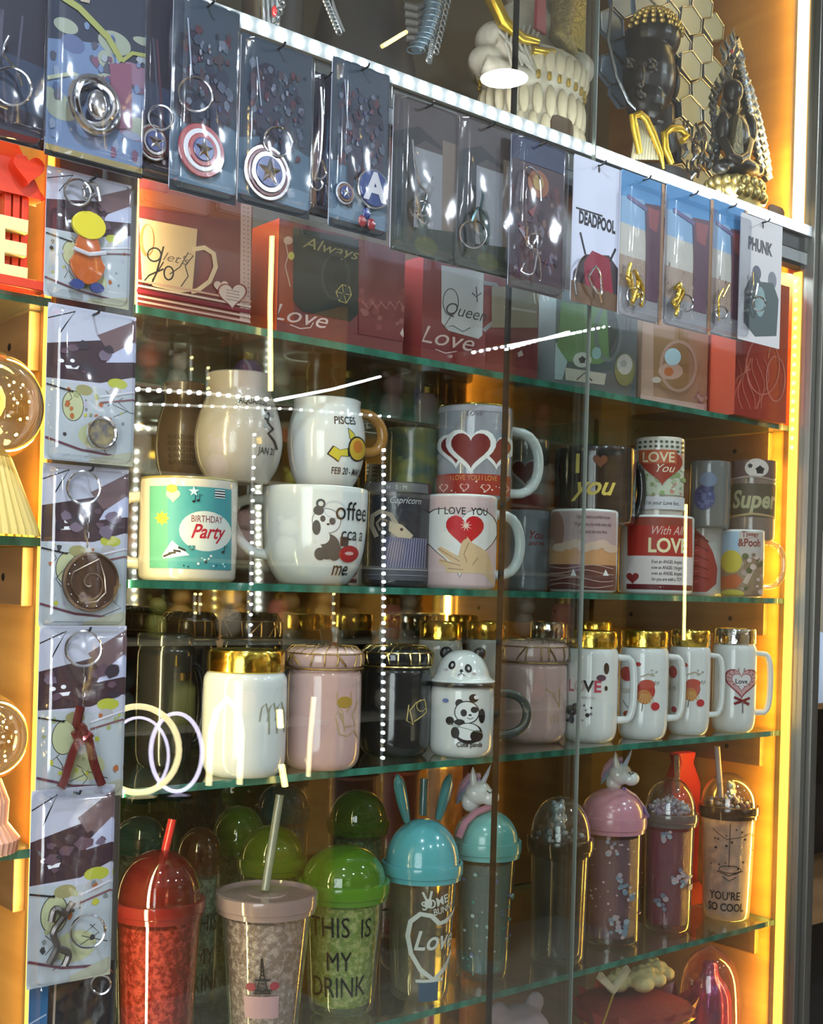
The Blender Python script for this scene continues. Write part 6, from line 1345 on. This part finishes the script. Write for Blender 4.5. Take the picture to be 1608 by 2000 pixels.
led_line('yellow neon tube mirrored over the lidded mugs', [vpt(1338, 985, 2.2), vpt(1334, 1250, 2.2)], YLED, .0040)
led_line('yellow dashed tape mirrored on the dark statue', [vpt(732, 98, .5), vpt(775, 72, .5)], YLED, .0030)
for k, (x, y0, y1) in enumerate(((400, 720, 780), (368, 700, 745), (645, 1160, 1235), (375, 1160, 1215), (480, 1155, 1215), (385, 1160, 1200))):
    led_line('short warm tape mirrored between the middle shelves', [vpt(x, y0, 2.3), vpt(x, y1, 2.3)], YLED, .0042, .026, 'short warm tapes mirrored between the shelves')
def ringlamp(label, cx, cy, rx, ry, m, v=1.9, r=.008, a0=0, a1=360, name='ring_lamp'):
    pts = [vpt(cx + rx * cos(radians(a)), cy + ry * sin(radians(a)), v) for a in range(a0, a1, 10)]; c = vpt(cx, cy, v); root = thing(name, c, label, 'lamp', 'neon lamps across the aisle')
    MB().tube([p - c for p in pts], r, 8, closed=(a1 - a0 >= 360)).build('neon_tube', m, root)
    b = vpt(cx, cy + ry, v) - c; MB().lathe([(0, -.02), (.05, -.02), (.05, -.008), (.02, -.006), (0, -.006)], 20, c=b).build('base', BLKP, root)
PLED = mat('pale_neon', (.95, .78, .42), emit=5); VLED = mat('violet_neon', (.76, .70, 1), emit=5)
ringlamp('big warm ring lamp mirrored at the left edge of the cabinet', 262, 1462, 80, 84, PLED, r=.008)
ringlamp('inner pale violet ring lamp mirrored inside the warm ring', 264, 1474, 58, 74, VLED, v=2.08, r=.004)
ringlamp('white ring lamp mirrored right of the warm ring', 338, 1468, 50, 76, VLED, v=2.28, r=.006)
root_pts = [(400, 1532), (404, 1430), (416, 1385), (436, 1364), (456, 1384), (464, 1430), (460, 1530)]
led_line('arched white neon lamp mirrored over the gold-lidded mug', [vpt(x, y, 1.9) for x, y in root_pts], PLED, .0085, group='neon lamps across the aisle')
led_line('upright neon stick mirrored over the pink mug', [vpt(605, 1360, 1.9), vpt(598, 1440, 1.9), vpt(594, 1515, 1.9)], PLED, .0060, group='neon lamps across the aisle')
led_line('short yellow candle lamp mirrored by the gold-lidded mug', [vpt(538, 1385, 1.9), vpt(540, 1420, 1.9)], YLED, .0080, group='neon lamps across the aisle')
led_line('small yellow flame lamp mirrored over the pale straw', [vpt(542, 1492, 1.9), vpt(549, 1534, 1.9)], YLED, .0080, group='neon lamps across the aisle')
for i, (x, y) in enumerate(DOWNLIGHTS):
    o = MB().lathe([(.046, 0), (.058, -.002), (.062, .0), (.062, .0125), (.046, .0125)], 28).build('ceiling_downlight', ALU, None, (x, y, EZ + .9665)); tag(o, 'round ceiling downlight over the aisle, out of the frame', 'ceiling light', 'ceiling downlights')
